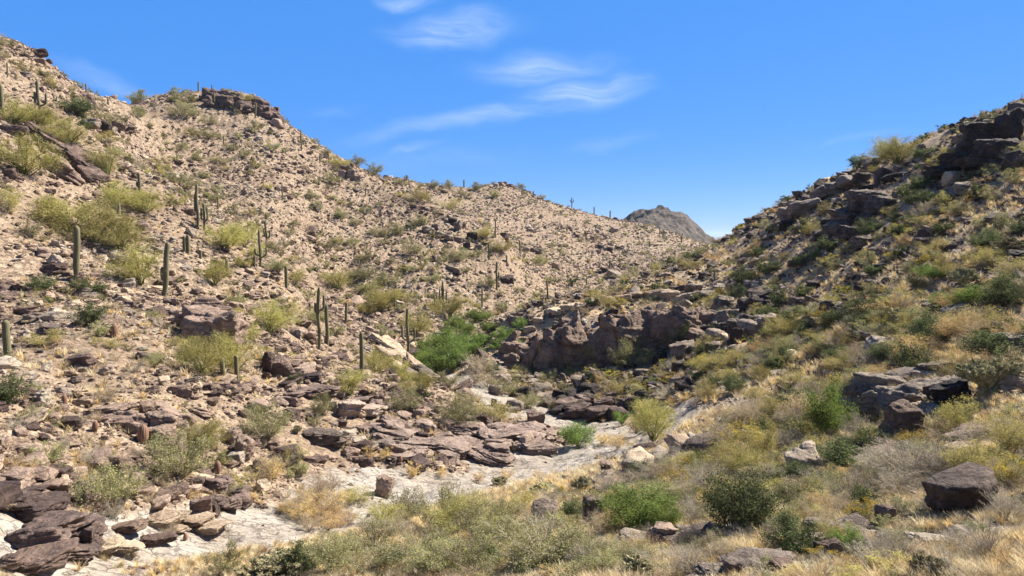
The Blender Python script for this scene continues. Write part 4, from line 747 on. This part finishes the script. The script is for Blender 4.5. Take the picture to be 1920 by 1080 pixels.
# ---- stones
s=sample(318000,seed=11); g=s['g']; rt=s['right']&~s['far']; fg=s['r']<26
cl=fbm(s['xy']/6.0,3,61); cl2=fbm(s['xy']/20.0,2,62)
pr=np.where(s['far'],.62+.35*cl+.45*cl2,np.where(rt,.62+.6*cl,.62+.5*cl))
pr=np.where(rt&(s['r']<24),.07+.1*cl,pr); pr=np.where(rt&(s['r']>60)&(s['u']<1330),.5,pr)
talus=(s['v']>690)&(s['v']<800)&(s['u']>920)&(s['u']<1320); pr=np.where(talus,.8,pr)
pr=pr*(1-.975*s['pale'])*np.where(s['right']&(s['dw']<10)&(s['r']<48),.4,1)*s['vis']
s=keep(s,g.uniform(size=s['n'])<pr); n=len(s['x']); g=np.random.default_rng(12)
rt=s['right']&~s['far']; px=s['r']/740.; size=px*.8*(1-g.uniform(size=n))**(-1/np.where(s['far'],2.3,np.where(rt&(s['r']>30),1.7,1.75)))
rt=s['right']&~s['far']; cap_=np.where(s['far'],.7+1.1*(fbm(s['xy']/9,2,63)>.35),np.where(rt,1.05,.95)); cap_=np.where((s['pale']>.1)|(s['right']&(s['dw']<10)&(s['r']<48)),.2,cap_); cap_=np.where(s['r']<26,np.minimum(cap_,.4),cap_); size=np.minimum(size,cap_*g.uniform(.45,1,n))
tn=fbm(s['xy']/12.,3,64)+g.normal(size=n)*.35
kd=np.where(rt&(s['r']>26),np.where(tn>.6,3,np.where(tn>.42,1,2)),np.where(tn>.15,0,np.where(tn<-.35,3,1))) # 0 brown 1 pale 2 dark 3 grey
KN=['brown','pale','dark','grey']; KW=['reddish brown','pale tan','dark brown','grey']
rx=g.uniform(-.35,.35,n); ry=g.uniform(-.5,.3,n); rz=g.uniform(0,6.28,n)
sc=np.stack([size*g.uniform(.8,1.2,n),size*g.uniform(.6,1,n),size*g.uniform(.45,.95,n)],-1)
pos=np.stack([s['x'],s['y'],s['z']+sc[:,2]*.28],-1); rot=np.stack([rx,ry,rz],-1)
order=np.argsort(-(size/s['r'])*((s['u']>-10)&(s['u']<1930)&(s['v']<1085)))
ind=order[:max(60,298-sum(o.name.startswith('boulder') for o in S.objects))]; im=np.zeros(n,bool); im[ind]=True
for q in ind:
    me=hero_rock(KN[kd[q]],int(q)%9+60,4); o=link('boulder',me,loc=pos[q],rot=rot[q],scl=sc[q],cat='boulder',group='boulders strewn over the canyon'); later(o,s['u'][q],s['v'][q],('flat ' if sc[q][2]<.55*sc[q][0] else '')+KW[kd[q]]+' boulder','b')
pm=[]; 
for k,kn in enumerate(KN):
    m={'brown':ROCK_BROWN,'pale':ROCK_PALE,'dark':ROCK_DARK,'grey':ROCK_GREY}[kn]
    for q in range(7): pm.append(rock_mesh('stone',100+q*3+k,2,m,flat=[.6,.8,1.][q%3],rough=.13,planes=8))
    for q in range(5): pm.append(rock_mesh('stone',140+q*3+k,3,m,flat=[.6,.8,1.][q%3],rough=.12,planes=9))
bigp=size/s['r']*740>3.2; var=np.where(bigp,7+g.integers(0,5,n),g.integers(0,7,n)); idx=kd*12+var
for nm,mk,lb in (('hill_rubble',s['far'],'pale stones and rubble covering the far hillsides'),('bank_rubble',(~s['far'])&s['right'],'broken dark rocks and stones over the right slope and bank'),('slope_rubble',(~s['far'])&(~s['right']),'stones and broken rock littering the near left slope')):
    m=mk&~im; stuff(nm,pm,pos[m],rot[m],sc[m],idx[m],lb,'rubble')
print('stones',n)
# ---- shrubs: the larger ones are things, the small ones ground cover
def shrubs(seed,nn,fn):
    s=sample(nn,seed=seed); s=keep(s,(s['g'].uniform(size=nn)<fn(s))&s['vis']); return s
def fn(s):
    rt=s['right']&~s['far']; c=fbm(s['xy']/7.0,3,71); p=np.where(s['far'],.42+.4*c,np.where(rt,.27+.5*c,.34+.4*c))
    p=np.where((s['r']<26)&s['right'],.34+.35*c,p); p=np.where((s['u']>930)&(s['u']<1300)&(s['v']>590)&(s['v']<700),.06,p)
    return p*(1-.95*s['pale'])*np.where((s['r']<48)&(~s['right']),.22,1)*np.where(s['right']&(s['dw']<9)&(s['r']<50),.13,1)*np.where((s['u']>725)&(s['u']<1060)&(s['v']>800)&(s['v']<900),.12,1)
s=shrubs(21,26500,fn); n=len(s['x']); g=np.random.default_rng(22); rt=s['right']&~s['far']; near=s['r']<26
near=near|(s['r']<40)&s['right']&(s['dw']<5); U=g.uniform(size=n); KK=['olive','tan','grey','yg','dark','flower','gold']
def pick(w): c=np.cumsum(w)/np.sum(w); return np.searchsorted(c,U)
kd=np.where(s['far'],pick([.57,.2,.12,.08,.02,0,.01]),np.where(rt,pick([.17,.22,.11,.14,.17,.07,.12]),pick([.25,.34,.22,.12,.02,0,.05]))); kd=np.where(near&rt,pick([.22,.3,.22,.11,.05,.03,.07]),kd)
wd=np.where(s['far'],g.uniform(.5,1.5,n)**1.2,np.where(rt,g.uniform(.35,1.25,n),g.uniform(.3,.95,n))); wd=np.where(near,g.uniform(.25,.75,n),wd); wd*=np.clip(s['r']/24,.6,1.2)
wd*=np.where(s['right']&(s['dw']<13)&(s['r']<50),.5,np.where(s['right']|s['far'],1.25,.85)); hh=wd*g.uniform(.45,.75,n)
pxw=wd/s['r']*F
order=np.argsort(-pxw*((s['u']>5)&(s['u']<1915)&(s['v']<1075))); im=np.zeros(n,bool); cnt=np.zeros(7,int); lim=[60,60,90,70,60,50,50]
for q in order:
    if im.sum()>330: break
    if cnt[kd[q]]<lim[kd[q]]:
        cnt[kd[q]]+=1; im[q]=True; kk=KK[kd[q]]; w=pxw[q]
        put_plant(kk,s['u'][q],s['v'][q],w,hh[q]/s['r'][q]*F,xyz=(s['x'][q],s['y'][q],s['z'][q],s['r'][q]),rnd=g)
pm=[plant_mesh(k,q,.45 if True else 1,True) for k in KK for q in (1,2,3)]+[plant_mesh(k,q,.14,True) for k in KK for q in (1,2,3)]
small=pxw<26; idx=kd*3+g.integers(0,3,n)+21*small
pos=np.stack([s['x'],s['y'],s['z']-.02],-1); rot=np.stack([0*wd,0*wd,g.uniform(0,6.28,n)],-1); sc=np.stack([wd,wd,hh],-1)
for nm,mk,lb in (('hill_brush',s['far'],'small dull bushes dotted over the far hillsides'),('bank_brush',(~s['far'])&s['right'],'mixed low brush covering the right slope and near bank'),('slope_brush',(~s['far'])&(~s['right']),'low dry brush between the stones of the left slope')):
    m=mk&~im; stuff(nm,pm,pos[m],rot[m],sc[m],idx[m],lb,'brush')
print('shrubs',n,im.sum())
# ---- dry grass
def fg_(s):
    rt=s['right']&~s['far']; c=fbm(s['xy']/4.0,3,81); c2=fbm(s['xy']/15.0,2,82)
    p=np.where(rt,np.where(s['r']>40,.7,.8)+.7*c,np.where(s['far'],.04+.2*c2,.10+.3*c)); p=np.where(rt&(s['r']<24)&(s['u']>1000),.95,p)
    p=np.where((np.abs(s['u']-585)<50)&(np.abs(s['v']-955)<40),.95,p)
    return p*(1-.98*s['pale'])*np.where(s['right']&(s['dw']<8)&(s['r']<46)&(s['r']>31),.45,1)*np.where((s['u']>930)&(s['u']<1300)&(s['v']>590)&(s['v']<700),.1,1)
s=shrubs(31,89000,fg_); n=len(s['x']); g=np.random.default_rng(32); h=np.clip(s['r']*.013,.26,.6)*g.uniform(.6,1.25,n)
L_PALE=leaf_mat('pale_dry_grass',(.60,.50,.31),(.84,.74,.53))
pm=[tuft_mesh(q,80,[L_GOLD,L_PALE,L_TAN][q%3],w=.010) for q in range(6)]+[tuft_mesh(q+20,26,[L_GOLD,L_PALE,L_TAN][q%3],w=.022) for q in range(6)]
idx=g.integers(0,6,n)+6*(s['r']>34); pos=np.stack([s['x'],s['y'],s['z']-.02],-1)
stuff('dry_grass',pm,pos,np.stack([g.normal(size=n)*.12,g.normal(size=n)*.12,g.uniform(0,6.28,n)],-1),np.stack([h*1.1,h*1.1,h],-1),idx,'golden dry grass in tufts across the slopes','grass')
print('grass',n)
# ================================================================ the distant knoll and the plain beyond
def knoll():
    nx,ny=220,120; xs=np.linspace(-1,1,nx); ys=np.linspace(0,1,ny); Xk,Yk=np.meshgrid(xs,ys,indexing='ij'); r0=620.
    uu=1250+Xk*170; r=r0+ (Yk-.5)*260; t=ray(uu,HZ)[0]
    topv=np.interp(uu,[1080,1150,1182,1195,1215,1235,1255,1275,1295,1315,1335,1360,1420],[452,436,400,396,394,392,394,400,414,432,448,462,480])
    e=(HZ-topv)/F; prof=np.sin(np.clip(Yk,0,1)*math.pi)**.75; x=r*np.sin(t); y=r*np.cos(t); z=-42+(e*r0*1.0+42)*prof
    q=np.stack([x,y],-1); z=z+prof*(3.0*fbm(q/30,5,91,.5,True)-2.0+1.2*np.tanh(3*fbm(q/9,3,92)))
    v=np.stack([x,y,z],-1).reshape(-1,3); i,j=np.meshgrid(np.arange(nx-1),np.arange(ny-1),indexing='ij'); a=i*ny+j
    return mesh_np('knoll',v,np.stack([a,a+ny,a+ny+1,a+1],-1).reshape(-1,4),[KNM],smooth=False)
m,t=mat('knoll_rock'); geo=N(t,'ShaderNodeNewGeometry'); n1=N(t,'ShaderNodeTexNoise',{'Vector':geo.outputs['Position'],'Scale':.25,'Detail':8.0,'Roughness':.75})
bb=N(t,'ShaderNodeBump',{'Strength':1.0,'Distance':1.6,'Height':n1.outputs[0]}); p=N(t,'ShaderNodeBsdfPrincipled',{'Base Color':RAMP(t,n1.outputs[0],[(.36,(.035,.03,.025)),(.5,(.085,.068,.054)),(.66,(.17,.135,.108))]),'Roughness':.95,'Normal':bb.outputs[0]}); out(t,p.outputs[0]); KNM=m
link('distant_hill',knoll(),kind='structure')
m,t=mat('desert_plain'); geo=N(t,'ShaderNodeNewGeometry'); n1=N(t,'ShaderNodeTexNoise',{'Vector':geo.outputs['Position'],'Scale':.002,'Detail':6.0}); p=N(t,'ShaderNodeBsdfPrincipled',{'Base Color':RAMP(t,n1.outputs[0],[(.4,(.07,.08,.075)),(.6,(.12,.13,.12))]),'Roughness':1.0}); out(t,p.outputs[0])
a=np.linspace(0,2*math.pi,97)[:-1]; ring=lambda r:np.stack([r*np.cos(a),r*np.sin(a),np.full(96,-85.)],-1); v=np.r_[ring(400),ring(3000),ring(30000)]; f=[[k*96+q,k*96+(q+1)%96,(k+1)*96+(q+1)%96,(k+1)*96+q] for k in (0,1) for q in range(96)]
link('desert_plain',mesh_np('desert_plain',v,np.array(f)[:,::-1],[m],smooth=False),kind='structure')
# the desert air: one even volume round everything, sky outside
v=[(x,y,z) for z in (-87.,75.) for x,y in ((-31000,-31000),(31000,-31000),(31000,31000),(-31000,31000))]; f=[(3,2,1,0),(4,5,6,7),(0,1,5,4),(1,2,6,5),(2,3,7,6),(3,0,4,7)]
m=bpy.data.materials.new('desert_air'); m.use_nodes=True; t=m.node_tree; t.nodes.clear(); pv=N(t,'ShaderNodeVolumePrincipled',{'Color':(.62,.78,1,1),'Density':.00006,'Anisotropy':.2}); o_=N(t,'ShaderNodeOutputMaterial'); t.links.new(pv.outputs[0],o_.inputs['Volume'])
me=bpy.data.meshes.new('haze'); me.from_pydata(v,[],f); me.materials.append(m); link('haze',me,kind='stuff',label='thin pale blue haze filling the desert air',cat='haze')
finish_labels()
print('objects',len(S.objects),'top',sum(o.parent is None for o in S.objects))
